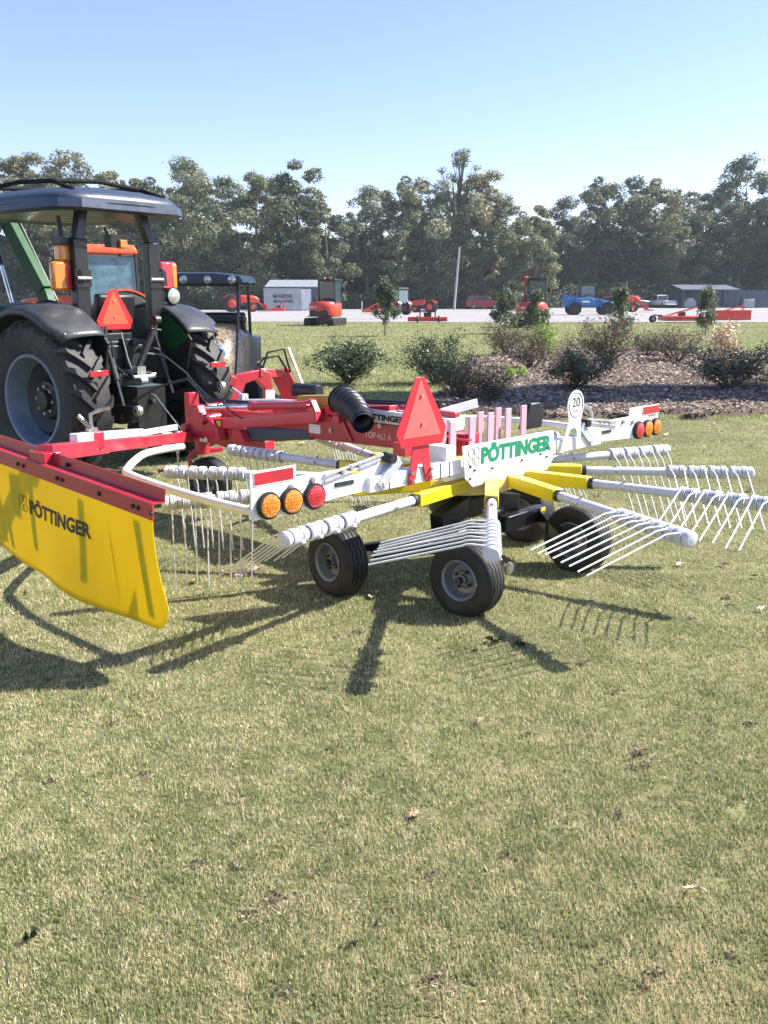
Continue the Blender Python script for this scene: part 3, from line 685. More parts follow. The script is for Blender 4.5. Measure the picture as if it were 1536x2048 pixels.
m = MB(); m.plate([(0, 0), (.03, -.015), (-.09, .17), (-.14, .19)], .012, (-.086, .90, .735), (0, -1, 0), (0, 0, 1)); m.box((-.10, 1.0, .87), (.05, .06, .05)); m.build('beam_gusset', 'red_paint', rake, bevel=.004)
m = MB(); m.beam((0, 1.18, .905), (0, .55, .965), .12, .06); m.beam((0, .02, .975), (0, .5, .985), .05, .03); m.build('top_strut', 'red_paint', rake, bevel=.004)
m = MB(); m.beam((.02, 1.52, .945), (.02, 1.16, .975), .09, .085); m.build('tool_box', 'olive_paint', rake, bevel=.008)
# ribbed rubber bellows lying over the beam
p0, p1, p2 = rk(686, 801, 6.5), rk(712, 812, 6.2), rk(725, 843, 6.0)
prof = []; pts = []
NB = 77
for i in range(NB + 1):
    t = i / NB; p = (p0 * (1 - t) ** 2 + p1 * 2 * t * (1 - t) + p2 * t * t); pts.append(p)
    rib = (.5 - .5 * math.cos(t * 7 * 2 * math.pi)); prof.append(.108 - .034 * t - .032 * (1 - rib ** .6) * (1 if t < .93 else 0) - (.006 if t < .02 else 0))
m = MB().tube(pts, prof, 28, caps=False)
m.tube([p0 + (p0 - p1) * .02, p0 + (p1 - p0) * .02], [.06, .112], 28); m.build('rubber_bellows', 'black_plastic', rake)
d = (p2 - p1).normalized(); MB().tube([p2 + d * .0, p2 + d * .03], .070, 28, caps=False).build('bellows_lip', 'black_plastic', rake)
# black document tube
a, b = rk(592, 780, 7.1), rk(637, 784, 6.95); d = (b - a).normalized()
MB().tube([a - d * .012, a, b, b + d * .012], [.045, .055, .055, .045], 20).build('document_tube', 'black_plastic', rake)
m = MB(); c = (a + b) / 2; m.tube([c + Vector((0, 0, -.05)), c + Vector((0, 0, -.11))], .012, 8)
q = rk(475, 803, 7.6); r_ = rk(622, 806, 7.0); m.tube([q, (q + r_) / 2 + Vector((0, 0, .01)), r_], .018, 10); m.tube([q + Vector((0, 0, 0)), q + Vector((0, 0, -.1))], .016, 8)
m.build('support_rod', 'white_paint', rake)
m = MB(); a, b = rk(462, 782, 7.8), rk(495, 798, 7.55); m.tube([a, a + Vector((.02, 0, .02)), b, b + Vector((0, 0, -.05))], .011, 8); m.box(rk(487, 795, 7.58), (.06, .05, .06)); m.build('hose_holder', 'galvanised', rake)

# --- lift arm and cylinder of the curtain, beside the beam
m = MB(); m.beam((-.12, 1.18, .875), (-.17, 2.36, .715), .06, .085); m.build('lift_arm', 'red_paint', rake, bevel=.006)
MB().plate([(0, 0), (.05, 0), (.05, .045), (0, .045)], .002, (-.203, 2.27, .705), (0, -1, 0.13), (0, 0, 1)).build('lift_arm_label', 'sticker_yellow', rake)
m = MB(); m.cyl((-.12, 1.30, .945), (-.15, 1.86, .895), .030, n=18); m.cyl((-.12, 1.26, .95), (-.12, 1.30, .945), .036, n=14); m.cyl((-.148, 1.84, .897), (-.151, 1.90, .891), .037, n=18); m.build('lift_cylinder', 'red_paint', rake)
MB().cyl((-.15, 1.86, .895), (-.185, 2.42, .84), .020, n=14).build('cylinder_rod', 'chrome', rake)
m = MB(); m.plate([(0, 0), (.10, 0), (.05, .08), (.02, .09)], .05, (-.12, 1.28, .905), (0, -1, 0), (0, 0, 1)); m.cyl((-.19, 1.24, .95), (-.09, 1.24, .95), .014, n=8); m.build('cylinder_lug', 'red_paint', rake, bevel=.004)
MB().cyl((-.02, 1.35, .735), (-.06, 2.05, .655), .055, n=18).build('drive_shaft_guard', 'slate_wall', rake)
# bracket cluster where the boom is hinged
m = MB()
m.plate([(-.30, -.02), (.22, .0), (.20, .10), (.10, .16), (.02, .10), (-.06, .26), (-.13, .22), (-.20, .08)], .07, (-.20, 2.42, .60), (0, -1, 0), (0, 0, 1))
m.plate([(-.05, .0), (.15, .0), (.06, .17), (.0, .17)], .05, (-.12, 2.30, .60), (0, -1, 0), (0, 0, 1))
m.beam((-.16, 2.62, .60), (.02, 1.90, .575), .13, .075); m.cyl((-.26, 2.40, .76), (-.08, 2.40, .76), .035, n=14); m.cyl((-.28, 2.62, .67), (-.10, 2.62, .67), .035, n=14)
m.beam((-.12, 2.75, .66), (-.10, 2.35, .66), .10, .12)
m.plate([(0, 0), (.18, 0), (.12, .09), (.03, .09)], .06, (-.16, 2.12, .61), (0, -1, 0), (0, 0, 1))
m.build('boom_bracket', 'red_paint', rake, bevel=.006)
m = MB(); m.lathe([(0, .014), (.002, .02), (.004, .0)], (-.245, 2.36, .60), (-1, 0, 0), 14)
m.plate([(-.05, 0), (.05, 0), (.045, .025), (-.045, .025)], .004, (-.243, 2.40, .578), (0, -1, 0), (0, 0, 1)); m.build('bracket_label', 'sticker_white', rake)
m = MB(); m.box((-.02, 2.86, .78), (.10, .07, .28)); m.build('hitch_tower', 'red_paint', rake, bevel=.005)
m = MB(); m.plate([(0, 0), (.55, 0), (.5, .12), (.06, .17), (0, .17)], .08, (-.03, 2.84, .66), (0, -1, 0), (0, 0, 1)); m.cyl((-.12, 2.52, .83), (.06, 2.52, .83), .03, n=12); m.build('tower_cheek', 'red_paint', rake, bevel=.005)
# crank under the boom and front caster wheel
m = MB(); m.tube([(-.42, 2.50, .56), (-.42, 2.50, .38), (-.50, 2.53, .37)], .009, 8); m.build('crank_rod', 'steel', rake)
MB().cyl((-.50, 2.53, .37), (-.57, 2.56, .365), .013, n=10).build('crank_grip', 'red_paint', rake)
fw = rake_wheel(-.02, 2.66, .205, .15, R(14), -1)
m = MB(); m.tube([(-.02, 2.66, .46), (-.13, 2.70, .455), (-.17, 2.72, .40), (-.14, 2.68, .22)], .022, 10); m.cyl((-.10, 2.62, .44), (-.10, 2.62, .58), .06, n=18); m.beam((-.19, 2.66, .45), (.06, 2.58, .465), .08, .03); m.build('caster_fork', 'red_paint', rake, bevel=0)
m = MB(); m.tube([(-.10, 2.55, .56), (.02, 2.40, .50), (.10, 2.2, .56)], .008, 8); m.build('hydraulic_hose', 'black_plastic', rake)

for k_, (xo, zo) in enumerate(((.03, .0), (.05, .012))):
    P = [Vector((xo - .02, .35, 1.005 + zo)), Vector((xo + .02, .62, .995 + zo)), Vector((xo - .01, .95, .985 + zo)), Vector((xo + .03, 1.25, .965 + zo)), Vector((xo + .02, 1.7, .905 + zo)), Vector((xo + .05, 2.2, .865 + zo)), Vector((xo, 2.7, .86 + zo)), Vector((xo - .02, 2.95, 1.02 + zo)), Vector((xo - .1, 3.25, .95)), Vector((xo - .15, 3.6, .8))]
    MB().tube(P, .009, 8).build('hydraulic_hose', 'black_plastic', rake)
m = MB(); m.tube([Vector((-.20, 1.95, .80)), Vector((-.22, 2.1, .86)), Vector((-.1, 2.3, .90)), Vector((.0, 2.5, .86))], .007, 6); m.build('hydraulic_hose', 'black_plastic', rake)
for (x, y, z) in ((-.0765, .25, .80), (-.0765, 1.10, .78), (-.0765, .62, .86), (-.0765, .10, .84), (-.0765, .10, .77)):
    m = MB(); m.cyl((x + .003, y, z), (x - .012, y, z), .013, n=6); m.cyl((x + .003, y, z), (x - .003, y, z), .019, n=14); m.build('beam_bolt', 'steel', rake)
# --- boom out to the curtain: red box with a white telescopic tube, clamp and T handle
E1, E0 = Vector((-2.30, .86, .915)), Vector((-.24, 2.60, .60))
bd = (E1 - E0)
m = MB(); m.beam(E0, E0 + bd * .70, .07, .075); m.beam(E0 + bd * .70, E1, .085, .085); m.box(E1 + Vector((.0, .0, -.02)), (.10, .16, .06)); m.build('curtain_boom', 'red_paint', rake, bevel=.005)
up = Vector((0, 0, .065)); m = MB(); m.beam(E0 + bd * .44 + up, E0 + bd * .86 + up, .05, .05); m.build('telescope_tube', 'white_paint', rake, bevel=.005)
m = MB(); m.beam(E0 + bd * .12 + Vector((0, .02, .08)), E0 + bd * .42 + Vector((0, .05, .05)), .035, .04); m.build('boom_brace', 'white_paint', rake, bevel=.004)
c = E0 + bd * .76 + up; m = MB(); m.box(c + Vector((0, 0, -.02)), (.11, .09, .10)); m.build('boom_clamp', 'red_paint', rake, bevel=.006)
m = MB(); m.cyl(c + Vector((0, 0, .03)), c + Vector((0, 0, .05)), .035, n=14); m.tube([c + Vector((0, 0, .04)), c + Vector((.0, 0, .13)), c + Vector((.03, -.03, .15)), c + Vector((.08, -.07, .165))], .0115, 10); m.tube([c + Vector((-.01, 0, .05)), c + Vector((-.05, .05, .12))], .013, 10); m.build('clamp_handle', 'steel', rake)

# --- swath curtain: red angle rail and yellow sheet
vC = -2.35; y0c, y1c = -.225, 2.0
def railz(y): return .825 + (y - y0c) * .047
m = MB()
def strip(ya, yb, prof):
    V = []; 
    for y in (ya, yb):
        for (dx, dz) in prof: V.append((vC + dx, y, railz(y) + dz))
    k = len(prof); return V, [(i, i + 1, k + i + 1, k + i) for i in range(k - 1)]
pr = [(-.012, -.075), (-.008, -.004), (.05, -.004), (.056, .055), (.052, .055), (.046, .001), (-.008, .001), (-.016, -.004), (-.018, -.075), (-.012, -.075)]
V, F = strip(y0c, y1c, pr); k = len(pr); F += [tuple(range(k - 1)), tuple(range(k, 2 * k - 1))[::-1]]
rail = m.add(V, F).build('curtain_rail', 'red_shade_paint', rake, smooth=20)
for y in (-.22, -.11, -.07, .22, .57, .62, .98, 1.04, 1.35, 1.7):
    m = MB(); z = railz(y) - .04; m.cyl((vC - .017, y, z), (vC - .026, y, z), .011, n=8); m.build('rail_bolt', 'black_paint', rail)
for y in (.62, .83, .92):
    m = MB(); z = railz(y) + .02; m.cyl((vC + .05, y, z), (vC + .03, y, z), .011, n=8); m.build('rail_bolt', 'black_paint', rail)
# sheet with a soft wave and a rounded rear corner
ny_, nz_ = 150, 16; V = []; F = []
for i in range(ny_ + 1):
    y = y0c + .02 + (y1c - y0c - .02) * i / ny_
    e = (y - y0c - .02); drop = .598 + .012 * math.sin(y * 3.1 + .6) + .008 * math.sin(y * 7)
    if e < .13: drop = drop - .13 + math.sqrt(max(0, .0169 - (.13 - e) ** 2))
    for j in range(nz_ + 1):
        t = j / nz_; V.append((vC - .008 + .035 * t * math.sin(y * 4.3 + 1.0 + t) + .012 * math.sin(y * 9) * t, y - .055 * t * (1 if e < .5 else .3) + .02 * math.sin(t * 3.14) * (1 if e < .4 else 0), railz(y) - .05 - (drop - .04) * t))
for i in range(ny_):
    for j in range(nz_): a = i * (nz_ + 1) + j; F.append((a, a + nz_ + 1, a + nz_ + 2, a + 1))
cur = MB().add(V, F).build('curtain', 'yellow_curtain', rake, smooth=80)
so = cur.modifiers.new('thickness', 'SOLIDIFY'); so.thickness = .004
strap_m = leafmat('strap_weave', (.10, .30, .02), (.12, .34, .03), trans=.6)
for (ys, w_, zt_, zb_) in ((-.07, .055, .05, .50), (.42, .05, .05, .46), (.93, .05, .05, .42), (1.12, .11, .05, .28), (1.26, .05, .26, .49), (1.36, .045, .05, .48)):
    V = []; F = []
    for k in range(9):
        t_ = zt_ + (zb_ - zt_) * k / 8
        for yy in (ys - w_ / 2, ys + w_ / 2):
            t = t_ / .545; V.append((vC + .004 + .035 * t * math.sin(yy * 4.3 + 1.0 + t) + .012 * math.sin(yy * 9) * t, yy - .055 * t * (1 if yy - y0c < .5 else .3), railz(yy) - .05 - t_))
    for k in range(8): F.append((2 * k, 2 * k + 1, 2 * k + 3, 2 * k + 2))
    o_ = MB().add(V, F).build('webbing_strap', 'strap_weave', cur, smooth=60); q_ = o_.modifiers.new('t', 'SOLIDIFY'); q_.thickness = .002
tx = lettering('PÖTTINGER', .61, .092, (0, 0, 0), (1, 0, 0), (0, 1, 0), 'logo_dark', cur, bold=.035)
for v in tx.data.vertices:
    a, b, c_ = v.co; y = .95 - a; zz = railz(y) - .27 + b
    t = (railz(y) - .05 - zz) / .545
    v.co = (vC - .0125 + .035 * t * math.sin(y * 4.3 + 1.0 + t) + .012 * math.sin(y * 9) * t - c_, y, zz - .02)
em = emblem(cur, (0, 0, 0), (1, 0, 0), (0, 1, 0), .09, 'logo_dark')
for v in em.data.vertices:
    a, b, c_ = v.co; y = 1.045 - a; zz = railz(y) - .25 + b; t = (railz(y) - .05 - zz) / .545
    v.co = (vC - .0125 + .035 * t * math.sin(y * 4.3 + 1.0 + t) + .012 * math.sin(y * 9) * t - c_, y, zz - .02)

# ------------------------------------------------------------------ the green tractor (local: x right, y forward, origin under the rear axle)
TC = Vector((-2.76, 9.43, 0)); TA = R(53)
trac = empty('farm_tractor', 'green and black open-station farm tractor with sun canopy, seen from behind at the left', 'tractor', TC, TA)

def ag_wheel(Rr, W, rim_r, nl, parent, x, y, side, rim_m='rim_blue', disc_m='rim_dark', tm='ag_rubber', name='wheel', bars=True, hub_m='steel'):
    """lugged drive tyre about the x axis, side=+1 when its outer face looks to +x"""
    mb = MB(); Rb = Rr - .045 * Rr / .74
    prof = [(-.36 * W, rim_r), (-.42 * W, rim_r + .02), (-.5 * W, rim_r + (Rr - rim_r) * .45), (-.485 * W, Rb - .05), (-.42 * W, Rb - .015), (-.2 * W, Rb), (.2 * W, Rb), (.42 * W, Rb - .015), (.485 * W, Rb - .05), (.5 * W, rim_r + (Rr - rim_r) * .45), (.42 * W, rim_r + .02), (.36 * W, rim_r)]
    mb.lathe(prof, (0, 0, 0), (1, 0, 0), 56)
    def P(w, a, r): return (w * W, r * math.cos(a), r * math.sin(a))
    if bars:
        for k in range(nl):
            for s in (-1, 1):
                a0 = 2 * math.pi * (k + (0 if s < 0 else .5)) / nl; S = []
                for t in (0, .25, .5, .75, 1.0):
                    w = s * (-.03 + .53 * t); a = a0 - .30 * t ** .9; th = .030 + .012 * (1 - t) + .018 * t; ht = Rr if t < .9 else Rr - .03
                    lo = Rb - .02 if t < .7 else Rb - .05 - .04 * (t - .7) / .3
                    if t == 1.0: ht = Rr - .055; lo = Rb - .12
                    S.append([P(w, a - th, lo), P(w, a - th * .75, ht), P(w, a + th * .75, ht), P(w, a + th, lo)])
                V = [p for q in S for p in q]; F = []
                for i in range(len(S) - 1):
                    for j in range(3): F.append((i * 4 + j, i * 4 + j + 1, (i + 1) * 4 + j + 1, (i + 1) * 4 + j))
                F.append((0, 1, 2, 3)); n_ = (len(S) - 1) * 4; F.append((n_ + 3, n_ + 2, n_ + 1, n_))
                if s < 0: F = [f[::-1] for f in F]
                mb.add(V, F)
    t = mb.build(name, tm, parent, smooth=25, loc=(x, y, Rr - .02)); t.rotation_euler = (random.uniform(0, .2), 0, 0)
    o = side
    r_ = MB().lathe([(o * .40 * W, rim_r + .015), (o * .44 * W, rim_r + .005), (o * .43 * W, rim_r - .02), (o * .30 * W, rim_r - .045), (o * .10 * W, rim_r - .06), (0, rim_r - .08)], (0, 0, 0), (1, 0, 0), 44)
    r_.lathe([(-o * .44 * W, rim_r + .005), (-o * .3 * W, rim_r - .045), (0, rim_r - .06)], (0, 0, 0), (1, 0, 0), 44)
    rm = r_.build('rim', rim_m, t)
    d = MB().lathe([(0, rim_r - .075), (o * .03, rim_r * .72), (-o * .02, rim_r * .45), (o * .02, rim_r * .40), (o * .03, rim_r * .22), (o * .08, rim_r * .20), (o * .085, 0)], (0, 0, 0), (1, 0, 0), 36)
    d.build('wheel_disc', disc_m, t)
    b = MB()
    for k in range(8):
        a = k * math.pi / 4; c, s_ = math.cos(a) * rim_r * .30, math.sin(a) * rim_r * .30; b.cyl((o * .02, c, s_), (o * .055, c, s_), .014 * Rr / .74, n=6)
    b.build('wheel_nuts', hub_m, t)
    return t
wl = ag_wheel(.76, .43, .43, 22, trac, -.75, -.03, -1); wr = ag_wheel(.76, .43, .43, 22, trac, .78, 0, 1)
ag_wheel(.50, .28, .27, 18, trac, -.74, 2.25, -1); ag_wheel(.50, .28, .27, 18, trac, .74, 2.25, 1)

# fenders: black moulded arches with a rolled lip, green inner panels
def fender(s):
    NA, NW = 26, 7; V = []; F = []
    ws = [0, .02, .12, .30, .46, .50, .505]; dz = [0, .015, .02, .012, -.012, -.03, -.075]
    for i in range(NA + 1):
        a = R(45 + 99 * i / NA); flare = .06 * math.sin(math.pi * i / NA)
        ee = 1.0 if i > 2 else .90 + .04 * i
        for w, q in zip(ws, dz):
            r = .865 + q + flare * .4; ww = .50 + w * ee * (1.0 if 2 < i else .9)
            V.append((s * ww, -r * math.cos(a), .72 + r * math.sin(a)))
    for i in range(NA):
        for j in range(NW - 1): a = i * NW + j; f = (a, a + 1, a + NW + 1, a + NW); F.append(f if s < 0 else f[::-1])
    o = MB().add(V, F).build('fender', 'fender_plastic', trac, smooth=60)
    so = o.modifiers.new('thickness', 'SOLIDIFY'); so.thickness = .012
    bl = MB()
    for w in (.55, .62, .80, .9): bl.lathe([(0, .010), (.006, .008), (.009, 0)], (s * w, -.875 * math.cos(R(48)), .72 + .875 * math.sin(R(48))), (0, -.8, .6), 10)
    bl.build('fender_rivet', 'steel', o)
    # inner panel
    P = [(-.865 * math.cos(R(a)), .72 + .865 * math.sin(R(a))) for a in range(40, 143, 8)] + [(.55, .80), (.1, .62), (-.35, .72), (-.55, .86)]
    MB().plate(P, .02, (s * .50, 0, 0), (0, 1, 0), (0, 0, 1)).build('inner_fender', 'black_paint', trac)
    P = [(-.85 * math.cos(R(a)), .72 + .85 * math.sin(R(a))) for a in range(42, 90, 8)] + [(0, 1.30), (-.38, 1.15)]
    MB().plate(P, .008, (s * .484, 0, 0), (0, 1, 0), (0, 0, 1)).build('fender_side_panel', 'green_paint', trac)
fender(-1); fender(1)
for s in (-1, 1):
    m = MB(); m.box((s * .72, -.79, 1.02), (.20, .02, .055)); o = m.build('reflector', 'reflector_red', trac, bevel=.004)
    m = MB(); m.beam((s * .62, -.74, 1.02), (s * .56, -.62, 1.06), .03, .02); m.build('reflector_arm', 'black_paint', o)
# transmission, axle, platform
m = MB(); m.cyl((-.60, 0, .72), (.60, 0, .72), .13, n=20); m.box((0, .1, .72), (.42, 1.0, .50)); m.build('axle_housing', 'black_paint', trac, bevel=.02)
m = MB(); m.box((0, .55, .98), (.98, 1.25, .06)); m.box((0, -.25, 1.05), (.96, .06, .36)); m.box((0, .0, 1.22), (.5, .5, .1)); m.build('platform', 'black_plastic', trac, bevel=.01)
m = MB(); m.box((0, 1.7, .75), (.40, 1.8, .35)); m.cyl((-.7, 2.25, .48), (.7, 2.25, .48), .06); m.build('front_chassis', 'black_paint', trac)
# bonnet
V = []; F = []
secs = [(1.05, .38, 1.60, .95), (1.5, .38, 1.64, .9), (2.1, .36, 1.60, .85), (2.6, .32, 1.50, .80), (2.78, .27, 1.30, .80)]
for (y, hw, zt, zb) in secs:
    for x, z in ((-hw, zb), (-hw, zt - .12), (-hw * .85, zt - .03), (0, zt), (hw * .85, zt - .03), (hw, zt - .12), (hw, zb)): V.append((x, y, z))
for i in range(4):
    for j in range(6): a = i * 7 + j; F.append((a, a + 1, a + 8, a + 7))
F += [tuple(range(7))[::-1], tuple(range(28, 35))]
MB().add(V, F).build('bonnet', 'green_paint', trac, smooth=50)
m = MB(); m.plate([(-.34, .95), (.34, .95), (.34, 1.45), (.26, 1.55), (-.26, 1.55), (-.34, 1.45)], .12, (0, 1.0, 0)); m.build('dashboard', 'black_plastic', trac, bevel=.02)
m = MB(); ring = [(.19 * math.cos(a), .88 + .17 * math.sin(a), 1.56 + .09 * math.sin(a)) for a in np.linspace(0, 2 * math.pi, 25)]
m.tube(ring, .015, 8, caps=False); m.tube([(0, .88, 1.56), (0, .98, 1.40)], .03, 8); m.tube([(-.19, .88, 1.56), (.19, .88, 1.56)], .012, 6); m.build('steering_wheel', 'black_plastic', trac)
m = MB(); m.box((0, .12, 1.30), (.46, .46, .12)); m.beam((0, -.08, 1.36), (0, -.14, 1.72), .44, .10, up=(0, 1, 0)); m.build('seat', 'black_plastic', trac, bevel=.03)
# roll bar posts and canopy
for s in (-1, 1):
    p = MB(); p.beam((s * .43, -.20, .80), (s * .43, -.20, 2.22), .15, .10, up=(0, 1, 0)); p.beam((s * .43, -.20, 2.20), (s * .32, -.16, 2.56), .10, .085, up=(0, 1, 0))
    q = p.build('roll_bar_post', 'black_paint', trac, bevel=.012)
    g = MB(); g.box((s * .43, -.255, 1.86), (.16, .03, .16)); g.plate([(-.02, 0), (.06, 0), (.05, .14), (.0, .17), (-.02, .14)], .02, (s * .50, -.26, 1.80)); g.box((s * .43, -.20, 2.20), (.145, .105, .012)); g.box((s * .43, -.20, 2.14), (.145, .105, .012)); g.build('post_hinge', 'black_plastic', q)
    g = MB(); g.cyl((s * .43 - .08, -.275, 1.86), (s * .43 + .07, -.275, 1.86), .018, n=10); g.build('hinge_pin', 'steel', q)
# canopy shell
NX, NY = 18, 16; V = []; F = []
def cz(u, v): return 2.53 + .11 * (1 - abs(u) ** 9) ** .5 * (1 - abs(v) ** 10) ** .5 + .09 * (1 - u * u) * (1 - v * v) ** .7
for i in range(NX + 1):
    u = -1 + 2 * i / NX; u = math.copysign(1 - (1 - abs(u)) ** 1.5, u)
    for j in range(NY + 1):
        v = -1 + 2 * j / NY; v = math.copysign(1 - (1 - abs(v)) ** 1.5, v)
        c = 1 - .13 * (abs(u) ** 4) * (abs(v) ** 4)
        V.append((.76 * u * c, .50 + .98 * v * c, cz(u, v) + .05 * (1 - v) * 0))
for i in range(NX):
    for j in range(NY): a = i * (NY + 1) + j; F.append((a, a + NY + 1, a + NY + 2, a + 1))
mat('rail_black', (.008, .008, .009), .75, var=.2, spec=.2)
can = MB().add(V, F).build('canopy', 'canopy_plastic', trac, smooth=50); so = can.modifiers.new('thickness', 'SOLIDIFY'); so.thickness = .03
# skirt
ring = [(u_, v_) for u_, v_ in [(-1, -.72), (-1, .72), (-.94, .88), (-.72, 1), (.72, 1), (.94, .88), (1, .72), (1, -.72), (.94, -.88), (.72, -1), (-.72, -1), (-.94, -.88)]]
V = []; F = []
for (u_, v_) in ring: V += [(.76 * u_ * .99, .5 + .98 * v_ * .99, 2.56), (.765 * u_, .5 + .985 * v_, 2.48), (.70 * u_, .5 + .92 * v_, 2.455), (.62 * u_, .5 + .84 * v_, 2.48)]
for i in range(12):
    for j in range(3): a = i * 4 + j; b = ((i + 1) % 12) * 4 + j; F.append((a, a + 1, b + 1, b))
F.append(tuple(i * 4 + 3 for i in range(12)))
MB().add(V, F).build('canopy_skirt', 'canopy_plastic', can, smooth=30)
m = MB()
for s in (-1, 1): m.tube([(s * .52, -.32, 2.64), (s * .50, .0, 2.74), (s * .5, .55, 2.765), (s * .50, 1.05, 2.74), (s * .52, 1.35, 2.66)], .022, 8)
m.tube([(-.5, .0, 2.74), (0, 0, 2.775), (.5, .0, 2.74)], .022, 8); m.tube([(-.5, 1.05, 2.74), (0, 1.05, 2.775), (.5, 1.05, 2.74)], .022, 8); m.build('canopy_rail', 'rail_black', can)
# lamps
def tail(x, y, z, w, h, s, cl, cr):
    a = MB(); a.box((x, y, z), (w, .07, h)); o = a.build('tail_lamp', cl, trac, bevel=.028)
    b = MB(); b.box((x + s * w * .32, y - .006, z), (w * .34, .068, h * .9)); b.build('lamp_segment', cr, o, bevel=.02); return o
tail(-.60, -.15, 1.88, .21, .27, 1, 'amber_lens', 'red_lens'); tail(.66, -.15, 1.90, .22, .29, 1, 'red_lens', 'amber_lens')
m = MB(); m.tube([(-.5, -.18, 1.84), (-.43, -.2, 1.80)], .016, 8); m.tube([(.56, -.17, 1.86), (.43, -.2, 1.80)], .016, 8); m.build('lamp_arm', 'black_paint', trac)
m = MB(); m.box((-.55, -.13, 2.09), (.12, .10, .15)); m.build('warning_lamp', 'amber_lens', trac, bevel=.02)
m = MB(); m.box((-.55, -.13, 2.20), (.13, .12, .07)); m.tube([(-.55, -.13, 2.2), (-.55, -.1, 2.42)], .022, 8); m.build('warning_lamp_mount', 'black_plastic', trac, bevel=0)
c = Vector((.66, -.22, 1.70)); m = MB(); m.lathe([(0, .0), (.0, .05), (.05, .085), (.10, .09), (.11, .083)], c + Vector((0, .08, 0)), (-.0, -1, 0), 24); wlp = m.build('work_lamp', 'black_plastic', trac)
MB().lathe([(.105, .080), (.118, .05), (.122, 0)], c + Vector((0, .08, 0)), (0, -1, 0), 24).build('work_lamp_lens', 'chrome_glass', wlp)
# beacon hanging in front of the canopy
m = MB(); m.box((.78, .72, 2.25), (.10, .10, .09)); bc = m.build('front_flasher', 'amber_lens', trac, bevel=.01)
m = MB(); m.box((.70, .76, 2.28), (.13, .12, .13)); m.tube([(.68, .76, 2.28), (.6, .76, 2.42)], .014, 6); m.build('flasher_housing', 'black_plastic', bc)
# slow vehicle triangle
m = MB(); m.box((-.12, -.24, 1.50), (.10, .08, .30)); m.beam((-.12, -.2, 1.38), (-.12, .0, 1.38), .05, .04); m.build('triangle_mount', 'black_paint', trac)
smv(trac, (-.14, -.30, 1.385), (1, 0, 0), (0, 0, 1), 'smv_orange', 'smv_red', W=.42, H=.38)
# three point linkage
m = MB(); m.beam((-.30, -.02, .62), (-.40, -.86, .66), .035, .085); o = m.build('lower_link', 'black_paint', trac, bevel=.006)
MB().lathe([(-.03, .02), (-.02, .05), (.02, .05), (.03, .02)], (-.40, -.90, .66), (1, 0, 0), 16).build('ball_end', 'steel', o)
m = MB(); m.beam((.28, -.02, .62), (.50, -1.02, .82), .035, .085); o = m.build('lower_link', 'black_paint', trac, bevel=.006)
MB().lathe([(-.03, .02), (-.02, .05), (.02, .05), (.03, .02)], (.51, -1.05, .83), (1, 0, 0), 16).build('ball_end', 'steel', o)
for s, b in ((-1, (-.37, -.66, .66)), (1, (.36, -.50, .74))):
    a = Vector((s * .30, -.34, 1.34)); b = Vector(b); d = b - a
    m = MB(); m.tube([a, a + d * .35], .016, 8); m.tube([a + d * .33, a + d * .62], .030, 10); m.tube([a + d * .6, b], .018, 8)
    m.beam(a + Vector((-.02, 0, .08)), a + Vector((-.02, -.0, -.09)), .012, .03); m.beam(a + Vector((.02, 0, .08)), a + Vector((.02, 0, -.09)), .012, .03)
    m.build('lift_link', 'dark_steel', trac)
m = MB(); a, b = Vector((.20, -.50, 1.44)), Vector((-.04, -.46, .98)); m.tube([a, a + (b - a) * .22], .024, 12); m.tube([a + (b - a) * .2, b], .032, 12); m.lathe([(-.03, .02), (-.03, .045), (.03, .045), (.03, .02)], a + Vector((0, 0, .03)), (1, 0, 0), 18); m.tube([a + Vector((-.07, 0, -.05)), a + Vector((.05, 0, -.07))], .012, 8)
m.tube([a + (b - a) * .62, a + (b - a) * .62 + Vector((.14, 0, -.02))], .014, 8); m.build('top_link', 'dark_steel', trac)
m = MB(); m.box((-.02, -.46, .96), (.10, .10, .14)); m.cyl((-.12, -.50, .93), (.14, -.50, .93), .020, n=10); m.cyl((-.08, -.55, .9), (-.0, -.55, .9), .03, n=10); m.cyl((.1, -.5, .95), (.16, -.5, .95), .012, n=8); m.build('top_link_bracket', 'steel', trac, bevel=0)
m = MB(); m.plate([(-.18, .38), (.16, .38), (.16, .84), (-.18, .84)], .012, (.0, -.62, 0)); m.box((-.01, -.52, .842), (.36, .22, .012)); sh = m.build('shaft_shield', 'black_paint', trac)
MB().lathe([(0, .03), (.05, .028), (.055, 0)], (-.02, -.63, .70), (0, -1, 0), 14).build('shaft_stub', 'dark_steel', sh)
MB().box((-.01, -.53, .850), (.34, .20, .004)).build('shield_top', 'slate_wall', sh)
m = MB(); m.beam((-.02, .0, .36), (-.02, -.95, .36), .10, .05); m.box((-.10, -.80, .34), (.05, .10, .20)); m.box((.08, -.80, .34), (.05, .1, .20)); m.build('drawbar', 'black_paint', trac)
m = MB()
for z in (.30, .36, .42): m.cyl((-.16, -.92, z), (.10, -.92, z - .01), .014, n=8)
m.cyl((.0, -.95, .22), (.0, -.95, .46), .016, n=8); m.box((.16, -.96, .42), (.14, .03, .03)); m.build('hitch_pins', 'steel', trac)
m = MB(); m.box((.02, -.28, 1.22), (.16, .12, .14)); m.cyl((.02, -.34, 1.25), (.02, -.40, 1.25), .03, n=12); m.cyl((.09, -.34, 1.18), (.09, -.38, 1.18), .02, n=12); m.box((-.02, -.3, 1.06), (.10, .1, .12)); m.build('hydraulic_valve', 'black_plastic', trac, bevel=.008)
